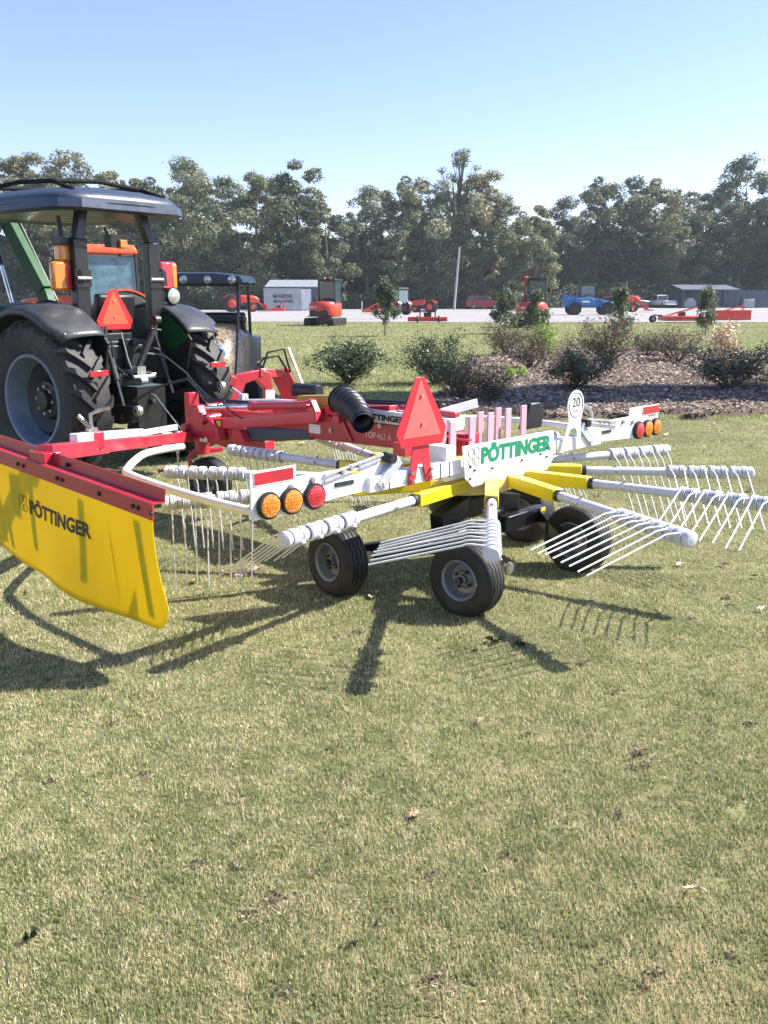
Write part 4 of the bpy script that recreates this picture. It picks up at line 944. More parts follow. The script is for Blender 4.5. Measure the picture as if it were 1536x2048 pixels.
for pts, rr, mm in (([(-.10, -.33, 1.36), (-.09, -.40, 1.1), (-.08, -.45, .98)], .008, 'steel'), ([(-.08, -.42, .98), (-.06, -.50, .80), (.0, -.66, .76), (.08, -.95, .42), (.12, -1.05, .36)], .006, 'steel'),
                    ([(.10, -.40, 1.16), (.24, -.55, 1.12), (.34, -.75, .95), (.36, -.95, .70), (.34, -1.3, .50), (.3, -1.6, .55)], .010, 'dark_steel'),
                    ([(.04, -.40, 1.16), (.16, -.5, 1.20), (.22, -.5, 1.18)], .010, 'black_plastic'), ([(-.2, -.3, 1.3), (-.22, -.36, 1.05), (-.1, -.45, .9)], .009, 'black_plastic')):
    MB().tube([Vector(p) for p in pts], rr, 8).build('hose', mm, trac)
# chain on the right link
m = MB()
for k in range(9):
    z = .72 - k * .036; q = [( .30 + (.012 if k % 2 else 0) * math.cos(a), -.80 + (0 if k % 2 else .012) * math.cos(a), z + .024 * math.sin(a)) for a in np.linspace(0, 6.283, 9)]; m.tube(q, .004, 4, caps=False)
m.build('check_chain', 'steel', trac)
# raised front loader: booms, rams, bucket
for s_ in (.45, -.62):
    pts = [(s_, 1.45, 1.15), (s_, 1.73, 1.75), (s_, 2.31, 2.50), (s_, 2.92, 3.42), (s_, 3.35, 3.40)]
    m = MB()
    for i in range(4): m.beam(pts[i], pts[i + 1], .11, .18, up=(0, 1, 0) if i < 3 else (0, 0, 1))
    o = m.build('loader_boom', 'green_paint', trac, bevel=.01)
    m = MB(); m.beam((s_ + .07, 1.66, 1.60), (s_ + .07, 2.75, 3.15), .014, .19, up=(0, 1, 0)); m.build('boom_side_plate', 'black_paint', o)
    m = MB(); m.beam((s_, 1.45, .75), (s_, 1.45, 1.25), .12, .2, up=(0, 1, 0)); m.build('loader_mast', 'green_paint', trac, bevel=.01)
    m = MB(); m.cyl((s_ - .12, 2.66, 2.85), (s_ - .12, 2.36, 2.05), .040); m.beam((s_ - .12, 2.66, 2.8), (s_ - .04, 2.66, 2.8), .05, .05); m.build('loader_ram', 'black_paint', trac)
    MB().cyl((s_ - .12, 2.36, 2.05), (s_ - .12, 2.18, 1.55), .022, n=12).build('ram_rod', 'chrome', trac)
m = MB(); V = []; F = []
prof = [(3.2, 3.5), (3.15, 3.1), (3.35, 2.85), (3.9, 2.85), (4.0, 2.87)]
for x in (-.9, .9): V += [(x, y, z) for y, z in prof] + [(x, y + .02, z + .02) for y, z in prof[::-1]]
k = 10; F = [tuple(range(k))[::-1], tuple(range(k, 2 * k))] + [(i, (i + 1) % k, k + (i + 1) % k, k + i) for i in range(k)]
m.add(V, F)
for x in (-.9, .9): m.plate(prof + [(3.3, 3.5)], .02, (x, 0, 0), (0, 1, 0), (0, 0, 1))
m.build('loader_bucket', 'black_paint', trac)

# ------------------------------------------------------------------ thin air haze over the whole place
hz = MB(); hz.box((0, 195, 12.5), (640, 500, 27)); hzo = hz.build('haze', 'gravel', smooth=0); hzo['kind'] = 'stuff'
hm = bpy.data.materials.new('haze_air'); hm.use_nodes = True; hn = hm.node_tree; hn.nodes.remove(hn.nodes['Principled BSDF'])
pv = hn.nodes.new('ShaderNodeVolumePrincipled'); pv.inputs['Density'].default_value = HAZE; pv.inputs['Color'].default_value = (.82, .90, 1, 1); pv.inputs['Anisotropy'].default_value = .2
hn.links.new(pv.outputs[0], hn.nodes['Material Output'].inputs['Volume']); hzo.data.materials.clear(); hzo.data.materials.append(hm)

# ------------------------------------------------------------------ vegetation
def quads_from(P, N_, size, r, aspect=.6):
    """one leaf quad per point: P (n,3) centre, N_ (n,3) rough normal, size (n,)"""
    n = len(P); t = r.normal(size=(n, 3)); nn = N_ + r.normal(size=(n, 3)) * .7; nn /= np.linalg.norm(nn, axis=1, keepdims=True) + 1e-9
    u = np.cross(nn, t); u /= np.linalg.norm(u, axis=1, keepdims=True) + 1e-9; v = np.cross(nn, u)
    u = u * (size / 2)[:, None]; v = v * (size / 2 * aspect)[:, None]
    V = np.stack([P - u, P + v * .9, P + u, P - v * .9], 1)
    return V.reshape(-1, 3), np.arange(4 * n).reshape(n, 4)

def tree_meshes(seed, H, Wd, nleaf, leaf, trunk_h, bare=0., m='tree_leaf', lobes=26, low=.12, spread=1.):
    nleaf = int(nleaf * 1.75)
    """returns meshes of crown and trunk for a broad-leaved tree of height H and crown width Wd"""
    r = np.random.default_rng(seed); rr = random.Random(seed)
    L = []                                                      # lobes: centre, radius
    for i in range(lobes):
        h = low + (1 - low) * (i + r.random()) / lobes; env = math.sin(min(1, (h - low + .12) / .62) * math.pi / 2) * (1 - max(0, (h - .62) / .38) ** 2.2 * .80)
        a = r.uniform(0, 6.283); rad = Wd / 2 * env * (r.random() ** .5) * .82 * spread; s_ = Wd * r.uniform(.10, .20) * (1 - .35 * h)
        L.append((rad * math.cos(a), rad * math.sin(a), h * H - s_ * .6, s_))
    L = np.array(L); w = L[:, 3] ** 2; k = r.choice(len(L), nleaf, p=w / w.sum())
    d = r.normal(size=(nleaf, 3)); d /= np.linalg.norm(d, axis=1, keepdims=True)
    sub = r.normal(size=(len(L), 9, 3)); sub /= np.linalg.norm(sub, axis=2, keepdims=True)
    # small clumps on each lobe
    j = r.integers(0, 9, nleaf); tight = r.random(nleaf) < .6; cl = sub[k, j] + d * .42; cl /= np.linalg.norm(cl, axis=1, keepdims=True)
    d = np.where(tight[:, None], cl, d)
    rad = L[k, 3] * (.55 + .5 * r.random(nleaf)) * (1 + .22 * (r.random(nleaf) < .12))
    P = L[k, :3] + d * rad[:, None] * np.array([1, 1, .78]); P[:, 2] = np.maximum(P[:, 2], .15)
    nm = d * .6 + np.array([0, 0, .5])
    if bare: kp = r.random(nleaf) > bare; P, nm, k, = P[kp], nm[kp], k[kp]
    n = len(P); lv = r.random(len(L)) * .35; size = leaf * .74 * r.uniform(.6, 1.45, n)
    V, F = quads_from(P, nm, size, r); var = np.clip(.22 + lv[k] + r.normal(0, .14, n), 0, 1)
    crown = np_mesh('crown', V, F, m, var, parent=False)
    mb = MB(); tx, ty = rr.uniform(-.4, .4), rr.uniform(-.4, .4); tr = H * .016
    top = H * .8; axis = [Vector((tx * math.sin(t * 3), ty * math.sin(t * 2.3), t * top)) for t in (0, .15, .35, .55, .78, 1)]
    mb.tube(axis, [tr * 1.35, tr, tr * .85, tr * .65, tr * .4, tr * .12], 7)
    for i in range(min(len(L), 16 if not bare else len(L))):
        c = Vector(L[i][:3]); t = min(.9, max(.12, (c.z / H) * .72)); b = Vector((tx * math.sin(t * 3), ty * math.sin(t * 2.3), t * top)); mid = (b + c) / 2 + Vector((0, 0, .25)); mb.tube([b, mid, c], [tr * .42, tr * .28, tr * .10], 5)
        if bare:
            for q in range(3): e = c + Vector((rr.uniform(-1, 1), rr.uniform(-1, 1), rr.uniform(.2, 1.3))) * L[i][3]; mb.tube([mid, (mid + e) / 2 + Vector((0, 0, .15)), e], [tr * .16, tr * .1, tr * .04], 4)
    me = bpy.data.meshes.new('trunk'); me.from_pydata(mb.v, [], mb.f); me.materials.append(MATS['bark'])
    return crown, me
def put_tree(kind, pos, rz, sc, name, label, cat='tree', group=None):
    cr, tk = kind; e = empty(name, label, cat, pos, rz, group); e.scale = sc
    for nm, me in (('trunk', tk), ('crown', cr)):
        o = bpy.data.objects.new(nm, me); COL.objects.link(o); o.parent = e
    return e
KT = [tree_meshes(101, 16, 9.5, 13000, .36, 3), tree_meshes(102, 16, 8, 12000, .34, 3, lobes=32, m='tree_leaf_olive'), tree_meshes(103, 16, 10.5, 14000, .36, 3, lobes=36), tree_meshes(104, 16, 8.5, 12000, .38, 3, lobes=24, m='tree_leaf_olive'),
      tree_meshes(105, 16, 7.5, 10000, .33, 3, lobes=30), tree_meshes(106, 16, 9, 8000, .32, 3, lobes=36, low=.3), tree_meshes(107, 16, 6.2, 5200, .27, 3, lobes=40, bare=.2, low=.2), tree_meshes(108, 16, 10, 14000, .34, 3, lobes=40, low=.05, m='tree_leaf_olive')]
rt = random.Random(5)
def scale_for(pytop, D): return (dp(768, pytop, D).z) / 16.0
# front row: (photo x, photo y of the top, kind, depth, words)
FR = [(-95, 300, 0, 126, 'broad tree beyond the left edge, at the left end of the front row'), (-20, 300, 2, 124, 'tall leafy tree at the far left behind the tractor loader'), (70, 298, 1, 126, 'olive tree rising above the tractor canopy on the left'),
      (150, 300, 7, 125, 'wide pale olive tree rising behind the canopy rail'), (225, 335, 3, 124, 'olive tree behind the right half of the tractor canopy'), (305, 352, 4, 125, 'narrow tree just right of the tractor canopy'),
      (375, 312, 5, 127, 'tall loose-crowned tree with a pale thin top behind the buggy roof'), (440, 345, 2, 122, 'dark broad tree above the buggy roof end'), (520, 338, 1, 123, 'olive tree behind the left end of the shipping container'),
      (600, 318, 0, 126, 'tall tree leaning over the shipping container with ragged top'), (655, 400, 3, 122, 'lower bushy tree right of the shipping container'), (735, 370, 5, 130, 'open tree with sky showing through, left of the middle gap'),
      (800, 350, 4, 131, 'narrow dark tree left of the bare-topped tree'), (858, 350, 2, 132, 'broad tree just left of the utility pole'), (915, 292, 6, 134, 'tallest tree with thin nearly bare top behind the utility pole'),
      (965, 335, 1, 133, 'tree right of the bare-topped one, leaning to the right'), (1010, 398, 0, 130, 'rounded lower tree behind the right excavator'), (1065, 405, 3, 131, 'light-leaved tree directly behind the right excavator boom'),
      (1125, 392, 5, 148, 'open-crowned tree behind the left end of the blue telehandler'), (1185, 352, 4, 150, 'tall dark tree above the blue telehandler cab'), (1240, 350, 2, 151, 'tall rounded tree above the red loader tractor'),
      (1305, 352, 3, 152, 'reddish olive tree behind the white pickup'), (1350, 385, 7, 147, 'wide green tree left of the open shed roof'), (1405, 385, 0, 150, 'broad tree above the open shed'), (1470, 308, 5, 150, 'tall thin-topped tree right of the open shed'),
      (1535, 325, 2, 149, 'dark tall tree at the right edge of the frame'), (1610, 320, 0, 150, 'tree beyond the right edge of the wood line')]
for i, (px, py, k, D, w) in enumerate(FR):
    p = dp(px, HORIZON, D); s = scale_for(py, D); sw = s * rt.uniform(1.1, 1.3)
    put_tree(KT[k], (p.x, D, 0), rt.uniform(0, 6.28), (sw, sw, s), 'broadleaf_tree', w, group='front row of trees along the lot')
SEEN = {}
def WORD2(px):
    n = min(FR, key=lambda f: abs(f[0] - px)); side = 'left' if px < n[0] else 'right'; w = n[4].split(',')[0]
    return f'showing just {side} of the ' + ' '.join(w.split()[:7])
# second row, seen between and above the first
for i in range(25):
    px = -100 + i * 72 + rt.uniform(-18, 18); D = (140 if px < 1080 else 164) + rt.uniform(-3, 4); p = dp(px, HORIZON, D)
    ytop = [360, 350, 345, 355, 365, 350, 370, 350, 380, 350, 375, 420, 395, 380, 365, 385, 420, 430, 415, 385, 375, 380, 400, 380, 360][i]
    s = scale_for(ytop, D)
    put_tree(KT[(i * 5 + 2) % 6], (p.x, D, 0), rt.uniform(0, 6.28), (s * 1.3, s * 1.3, s), 'broadleaf_tree', 'second-row tree, ' + WORD2(px), group='second row of trees in the wood')
# the depth of the wood behind: one mass
def leaf_mass(name, n, xr, yr, zf, size, m, label, seed, cat='wood'):
    r = np.random.default_rng(seed); x = r.uniform(*xr, n); y = r.uniform(*yr, n); ht = zf(x, y); z = ht * r.random(n) ** .8
    V, F = quads_from(np.stack([x, y, z], -1), np.tile([0, -.3, .6], (n, 1)), size * r.uniform(.5, 1.4, n), r)
    o = np_mesh(name, V, F, m, np.clip(r.normal(.35, .2, n), 0, 1)); return tag(o, label, cat, kind='stuff')
leaf_mass('deep_wood', 90000, (-75, 90), (148, 190), lambda x, y: 8 + 4 * vnoise(x, y, 6, 41) + (x > 24) * 1.5, .8, 'tree_leaf', 'dark mass of trees deep inside the wood', 51)
def und(x, y): return (1.4 + 3.4 * vnoise(x, y, 3.5, 42) ** 1.5)
def band(name, pts, n, seed, label):
    r = np.random.default_rng(seed); t = r.random(n) * (len(pts) - 1); i = t.astype(int); f = t - i; P = np.array(pts)
    x = P[i, 0] * (1 - f) + P[i + 1, 0] * f; y = P[i, 1] * (1 - f) + P[i + 1, 1] * f + r.uniform(0, 6, n); z = und(x, y) * r.random(n)
    V, F = quads_from(np.stack([x, y, z], -1), np.tile([0, -.3, .6], (n, 1)), .34 * r.uniform(.5, 1.4, n), r)
    o = np_mesh(name, V, F, 'tree_leaf', np.clip(r.normal(.35, .2, n), 0, 1)); tag(o, label, 'undergrowth', kind='stuff')
band('undergrowth', [(-75, 117), (-30, 119), (-8, 125), (26, 141), (90, 148)], 70000, 52, 'low bushes and saplings along the edge of the wood')

# --- shrubs
def shrub_meshes(seed, H, Wd, nleaf, leaf, m, nst=14, dense=1., base=.12, flower=0):
    r = np.random.default_rng(seed); rr = random.Random(seed)
    st = MB(); tips = []
    for i in range(nst):
        a = rr.uniform(0, 6.28); q = rr.random() ** .6; e = Vector((math.cos(a) * Wd / 2 * q, math.sin(a) * Wd / 2 * q, H * (1 - .35 * q * q) * rr.uniform(.58, 1.12)))
        m1 = Vector((e.x * .45, e.y * .45, e.z * .45)); b0 = Vector((rr.uniform(-.06, .06), rr.uniform(-.06, .06), 0))
        st.tube([b0, m1, e], [H * .014, H * .009, H * .003], 5)
        for k in range(7):
            t = rr.uniform(.3, 1); c = (b0 * (1 - t) + e * t); f = c + Vector((rr.uniform(-1, 1), rr.uniform(-1, 1), rr.uniform(-.1, .9))) * H * .22; st.tube([c, f], [H * .005, H * .002], 4); tips.append(f)
        tips.append(e)
    T = np.array([tuple(t) for t in tips]); k = r.integers(0, len(T), nleaf)
    P = T[k] + r.normal(0, 1, (nleaf, 3)) * np.array([.085, .085, .075]) * H * dense; P[:, 2] = np.maximum(P[:, 2], base * H * r.random(nleaf))
    V, F = quads_from(P, np.tile([0, 0, .6], (nleaf, 1)) + P / H * .4, leaf * r.uniform(.6, 1.4, nleaf), r, aspect=.5)
    lv = r.random(len(T)) * .3
    fol = np_mesh('foliage', V, F, m, np.clip(.2 + lv[k] + r.normal(0, .15, nleaf), 0, 1), parent=False)
    me = bpy.data.meshes.new('stems'); me.from_pydata(st.v, [], st.f); me.materials.append(MATS['twig'])
    return fol, me, tips
def put_shrub(pos, seed, H, Wd, nleaf, leaf, m, label, flowers=0, name='shrub', cat='shrub', group=None, **kw):
    f, s_, tips = shrub_meshes(seed, H * .95, Wd * 1.10, int(nleaf * 1.5), leaf * 1.0, m, **kw)
    e = empty(name, label, cat, pos, random.uniform(0, 6), group)
    for nm, me in (('stems', s_), ('foliage', f)): o = bpy.data.objects.new(nm, me); COL.objects.link(o); o.parent = e
    rr = random.Random(seed + 1); cand = [t for t in tips if t.z > H * .35]
    for i in range(flowers):
        c = rr.choice(cand); mb = MB()
        for k in range(9):
            a = k * .9; d = Vector((math.cos(a), math.sin(a), rr.uniform(-.2, .8))).normalized() * rr.uniform(.03, .05); n_ = d.orthogonal().normalized() * .02
            mb.add([c, c + d * .6 + n_, c + d, c + d * .6 - n_], [(0, 1, 2, 3)])
        mb.build('blossom', 'petal', e, smooth=0)
    return e
def gpz(px, py): p = gp(px, py); p.z = .03 if bed_mask(np.array([p.x]), np.array([p.y]))[0] else 0; return p
put_shrub(gpz(695, 768), 201, .80, 1.85, 5200, .055, 'shrub_leaf', 'large dark glossy-leaved bush on the lawn left of the flower bed', nst=30, dense=1.0)
put_shrub(gpz(870, 768), 202, .95, 1.35, 3800, .050, 'shrub_leaf', 'tall green bush with light leaf tips at the left end of the flower bed', nst=22)
put_shrub(gpz(915, 800), 203, .75, 1.2, 3200, .034, 'shrub_brown', 'twiggy grey-brown bush in front of the tall green bush', flowers=2, nst=26, dense=.9)
put_shrub(gpz(985, 806), 204, .55, .8, 1800, .034, 'shrub_brown', 'small twiggy bush with pink flowers beside the speed sign plates', flowers=3, nst=18)
put_shrub(gpz(1010, 712), 205, .95, 1.5, 2600, .055, 'shrub_brown', 'rounded brown-green bush left of the bright green sapling', flowers=3, nst=24)
put_shrub(gpz(1062, 742), 206, .95, 1.3, 2200, .045, 'shrub_brown', 'thin twiggy bush around the foot of the bright green sapling', nst=26, dense=1.1)
put_shrub(gpz(1083, 722), 207, 1.0, .5, 900, .075, 'bright_leaf', 'bright yellow-green sapling in the middle of the flower bed', nst=9)
put_shrub(gpz(1153, 782), 208, .78, 1.15, 3000, .050, 'shrub_leaf', 'dark green bush with bare outer twigs behind the speed sign', nst=24)
put_shrub(gpz(1130, 750), 209, .6, 1.1, 1000, .040, 'shrub_brown', 'nearly bare wispy bush between the sapling and the dark bush', nst=26, dense=1.2)
put_shrub(gpz(1215, 728), 210, 1.15, 1.9, 3200, .055, 'shrub_brown', 'widest flowering bush with coral blossoms in the middle of the bed', flowers=10, nst=28)
put_shrub(gpz(1290, 715), 211, .7, 1.2, 1500, .055, 'shrub_brown', 'low bush right of the widest flowering bush', nst=18)
put_shrub(gpz(1352, 728), 212, .95, 1.6, 2400, .050, 'shrub_brown', 'brownish bush with few blossoms left of the pale flowering plant', flowers=3, nst=26)
put_shrub(gpz(1462, 782), 213, .82, 1.75, 3400, .050, 'shrub_leaf', 'wide low dark bush at the right end of the flower bed', flowers=2, nst=34, dense=1.1)
put_shrub(gpz(1448, 738), 214, 1.0, .65, 500, .085, 'pale_leaf', 'pale flowering plant with cream leaves standing above the wide low bush', nst=10)
put_shrub(gpz(1560, 770), 215, .7, 1.3, 1900, .050, 'shrub_brown', 'twiggy bush cut by the right edge of the frame', nst=20)
put_shrub(gpz(1028, 760), 216, .3, .5, 350, .05, 'bright_leaf', 'tiny light green seedling at the left side of the mulch', nst=7)
# young trees on the lawn
for i, (px, py, H, W, ly, lab) in enumerate([(770, 672, 2.35, 1.25, 3400, 'young dark-leaved tree standing alone on the lawn left of centre'), (1010, 668, 1.9, 1.45, 3000, 'young bushy tree in front of the right excavator, left of its tracks'),
        (1072, 672, 1.8, 1.1, 2400, 'young tree hiding the right side of the right excavator'), (1237, 690, 2.0, .85, 1700, 'slim young tree in front of the red loader tractor'), (1410, 671, 1.95, 1.1, 2200, 'young tree in front of the orange mower decks at the right')]):
    p = gp(px, py); r_ = np.random.default_rng(300 + i); mb = MB(); rr = random.Random(i); tips = []
    mb.tube([(0, 0, 0), (.02, 0, H * .5), (0, .01, H * .95)], [.035, .025, .006], 6)
    for k in range(26):
        t = rr.uniform(.12, .95); a = rr.uniform(0, 6.28); L_ = W / 2 * (1.15 - t * .85) * rr.uniform(.6, 1.1); e_ = Vector((math.cos(a) * L_, math.sin(a) * L_, H * t + L_ * .5)); mb.tube([(0, 0, H * t), e_], [.012, .004], 4); tips += [tuple(e_), tuple(e_ * .7 + Vector((0, 0, H * t * .3)))]
    T = np.array(tips + [(0, 0, H)]); k = r_.integers(0, len(T), ly); P = T[k] + r_.normal(0, .085, (ly, 3)) * np.array([1, 1, 1.3])
    V, F = quads_from(P, np.tile([0, 0, .5], (ly, 1)), .13 * r_.uniform(.6, 1.3, ly), r_, .5)
    e = empty('young_tree', lab, 'tree', p, 0, 'young trees planted on the lawn'); mb.build('trunk', 'twig', e)
    np_mesh('crown', V, F, 'tree_leaf', np.clip(r_.normal(.35, .2, ly), 0, 1), parent=e)
# tall narrow tree to the right of the view, its shadow falls across the flower bed
ct, tt = tree_meshes(401, 17, 4.6, 22000, .30, 3, lobes=80, low=.34, spread=1.0)
put_tree((ct, tt), (12.2, 17.6, 0), 0, (1, 1, 1), 'columnar_tree', 'tall narrow tree right of the view whose shadow crosses the flower bed')

# ------------------------------------------------------------------ machines and buildings farther away
def far_wheel(parent, x, y, r_, w, name='wheel', rim='rim_grey', axis=(1, 0, 0), rr=.55):
    ax = Vector(axis); c = Vector((x, y, r_)); m = MB().lathe([(-w / 2, 0), (-w / 2, r_ * .9), (-w * .4, r_), (w * .4, r_), (w / 2, r_ * .9), (w / 2, 0)], c, ax, 24).build(name, 'tire_far', parent)
    MB().lathe([(-w / 2 - .01, 0), (-w / 2 - .012, r_ * rr * .9), (-w / 2 + .01, r_ * rr)], c, ax, 16).build('rim', rim, m)
    MB().lathe([(w / 2 + .01, 0), (w / 2 + .012, r_ * rr * .9), (w / 2 - .01, r_ * rr)], c, ax, 16).build('rim', rim, m)
    return m

def excavator(px, py, rz, label, boom=1):
    e = empty('mini_excavator', label, 'excavator', gp(px, py), rz, 'orange compact excavators on the lawn'); e.scale = (-1.08, 1.08, 1.08)
    for s in (-1, 1):
        m = MB(); P = [(-.95, .10), (-.85, .0), (.85, .0), (.95, .10), (.95, .32), (.85, .42), (-.85, .42), (-.95, .32)]
        m.plate(P, .36, (s * .68, 0, 0), (0, 1, 0), (0, 0, 1)); tr = m.build('track', 'tire_far', e, bevel=.03)
        m = MB()
        for y in (-.75, -.38, 0, .38, .75): m.cyl((s * .87, y, .21), (s * .875, y, .21), .14 if abs(y) > .5 else .08, n=12)
        m.build('track_roller', 'dark_steel', tr)
    m = MB(); m.box((0, 0, .3), (1.1, .9, .22)); m.cyl((0, 0, .35), (0, 0, .52), .38, n=20); m.build('undercarriage', 'black_paint', e)
    m = MB(); m.plate([(-.78, -.05), (.78, -.05), (.78, .30), (-.78, .30)], .07, (0, 1.25, .08)); m.beam((-.3, .5, .3), (-.3, 1.25, .2), .08, .1); m.beam((.3, .5, .3), (.3, 1.25, .2), .08, .1); m.build('dozer_blade', 'black_paint', e)
    # counterweight and engine cover, rounded
    V = []; F = []; n = 14
    for z, k in ((.50, .96), (.60, 1.0), (1.05, 1.0), (1.22, .95), (1.28, .85)):
        for i in range(n + 1):
            a = math.pi + math.pi * i / n; V.append((.78 * k * math.cos(a), -.20 + .72 * k * math.sin(a), z))
        V.append((.78 * k, .55, z)); V.append((-.78 * k, .55, z))
    w_ = n + 3
    for j in range(4):
        for i in range(w_): F.append((j * w_ + i, j * w_ + (i + 1) % w_, (j + 1) * w_ + (i + 1) % w_, (j + 1) * w_ + i))
    F.append(tuple(range(4 * w_, 5 * w_))); F.append(tuple(range(w_))[::-1]); b = MB().add(V, F).build('engine_cover', 'orange_red_paint', e, smooth=40)
    m = MB(); m.box((0, -.86, .66), (1.1, .12, .30)); m.build('counterweight', 'black_paint', b, bevel=.05)
    m = MB(); m.box((.28, -.925, 1.0), (.4, .02, .04)); m.build('rear_marking', 'sticker_white', b)
    for z in (.72, .84, .96): MB().box((-.40, -.80, z), (.34, .03, .03), Matrix.Rotation(R(-28), 4, 'Z')).build('cooling_louvre', 'black_paint', b)
    MB().box((.55, -.74, 1.12), (.12, .03, .08), Matrix.Rotation(R(28), 4, 'Z')).build('rear_lamp', 'red_lens', b)
    m = MB(); m.tube([(.45, -.45, 1.25), (.45, -.45, 1.45), (.45, -.5, 1.5)], .03, 8); m.build('exhaust', 'dark_steel', b)
    m = MB(); m.box((0, -.15, .50), (1.5, 1.1, .05)); m.build('deck_plate', 'black_paint', e)
    # cab
    c0, c1, y0, y1, z0, z1 = -.72, .22, -.32, .82, 1.22, 2.36; f = MB(); P8 = [(c0, y0), (c1, y0), (c1, y1), (c0, y1)]
    for (x, y) in P8: f.beam((x, y, z0 - .2), (x * .97, y * .96, z1), .07, .07)
    for i in range(4): a, b2 = P8[i], P8[(i + 1) % 4]; f.beam((a[0], a[1], z0), (b2[0], b2[1], z0), .06, .06); f.beam((a[0] * .97, a[1] * .96, z1), (b2[0] * .97, b2[1] * .96, z1), .07, .07)
    cab = f.build('cab_frame', 'black_paint', e)
    m = MB(); m.box(((c0 + c1) / 2, (y0 + y1) / 2, z1 + .06), (c1 - c0 + .08, y1 - y0 + .08, .09)); m.build('cab_roof', 'black_paint', cab, bevel=.03)
    m = MB(); m.box(((c0 + c1) / 2, y0 + .02, (z0 + z1) / 2 + .1), (c1 - c0 - .12, .02, z1 - z0 - .3)); m.build('window_pane', 'glass_dark', cab)
    m = MB(); m.box((c0 + .03, (y0 + y1) / 2, (z0 + z1) / 2), (.02, y1 - y0 - .12, z1 - z0 - .1)); m.build('window_pane', 'glass_dark', cab)
    m = MB(); m.box((c1 - .03, (y0 + y1) / 2, (z0 + z1) / 2), (.02, y1 - y0 - .12, z1 - z0 - .1)); m.build('window_pane', 'glass_dark', cab)
    m = MB(); m.box((-.25, .05, 1.35), (.45, .45, .12)); m.box((-.25, -.15, 1.65), (.42, .1, .5)); m.build('seat', 'black_plastic', cab)
    # boom folded up in front
    m = MB(); m.beam((.40, .70, .75), (.40, 1.25, 1.75), .16, .22); m.beam((.40, 1.25, 1.75), (.40, 1.0, 2.55), .14, .20); bo = m.build('boom', 'orange_red_paint', e, bevel=.02)
    m = MB(); m.beam((.40, 1.0, 2.5), (.40, 1.55, 1.2), .12, .16); m.build('dipper_arm', 'orange_red_paint', bo)
    m = MB(); m.cyl((.40, .62, 1.2), (.40, 1.05, 2.1), .05, n=10); m.build('boom_ram', 'dark_steel', bo)
    m = MB(); m.plate([(0, 0), (.45, -.05), (.5, -.4), (.2, -.5), (-.02, -.25)], .42, (.40, 1.4, 1.2), (0, 1, 0), (0, 0, 1)); m.build('digging_bucket', 'black_paint', bo)
    m = MB(); m.box((-.80, .75, 1.9), (.12, .05, .2)); m.box((.80, .5, 1.35), (.1, .04, .14)); m.build('mirror', 'black_plastic', cab)
    return e
excavator(650, 651, R(-18), 'orange compact excavator with black cab on the lawn in front of the shipping container', 1)
excavator(1062, 655, R(-12), 'orange compact excavator half hidden behind two young trees', 1)

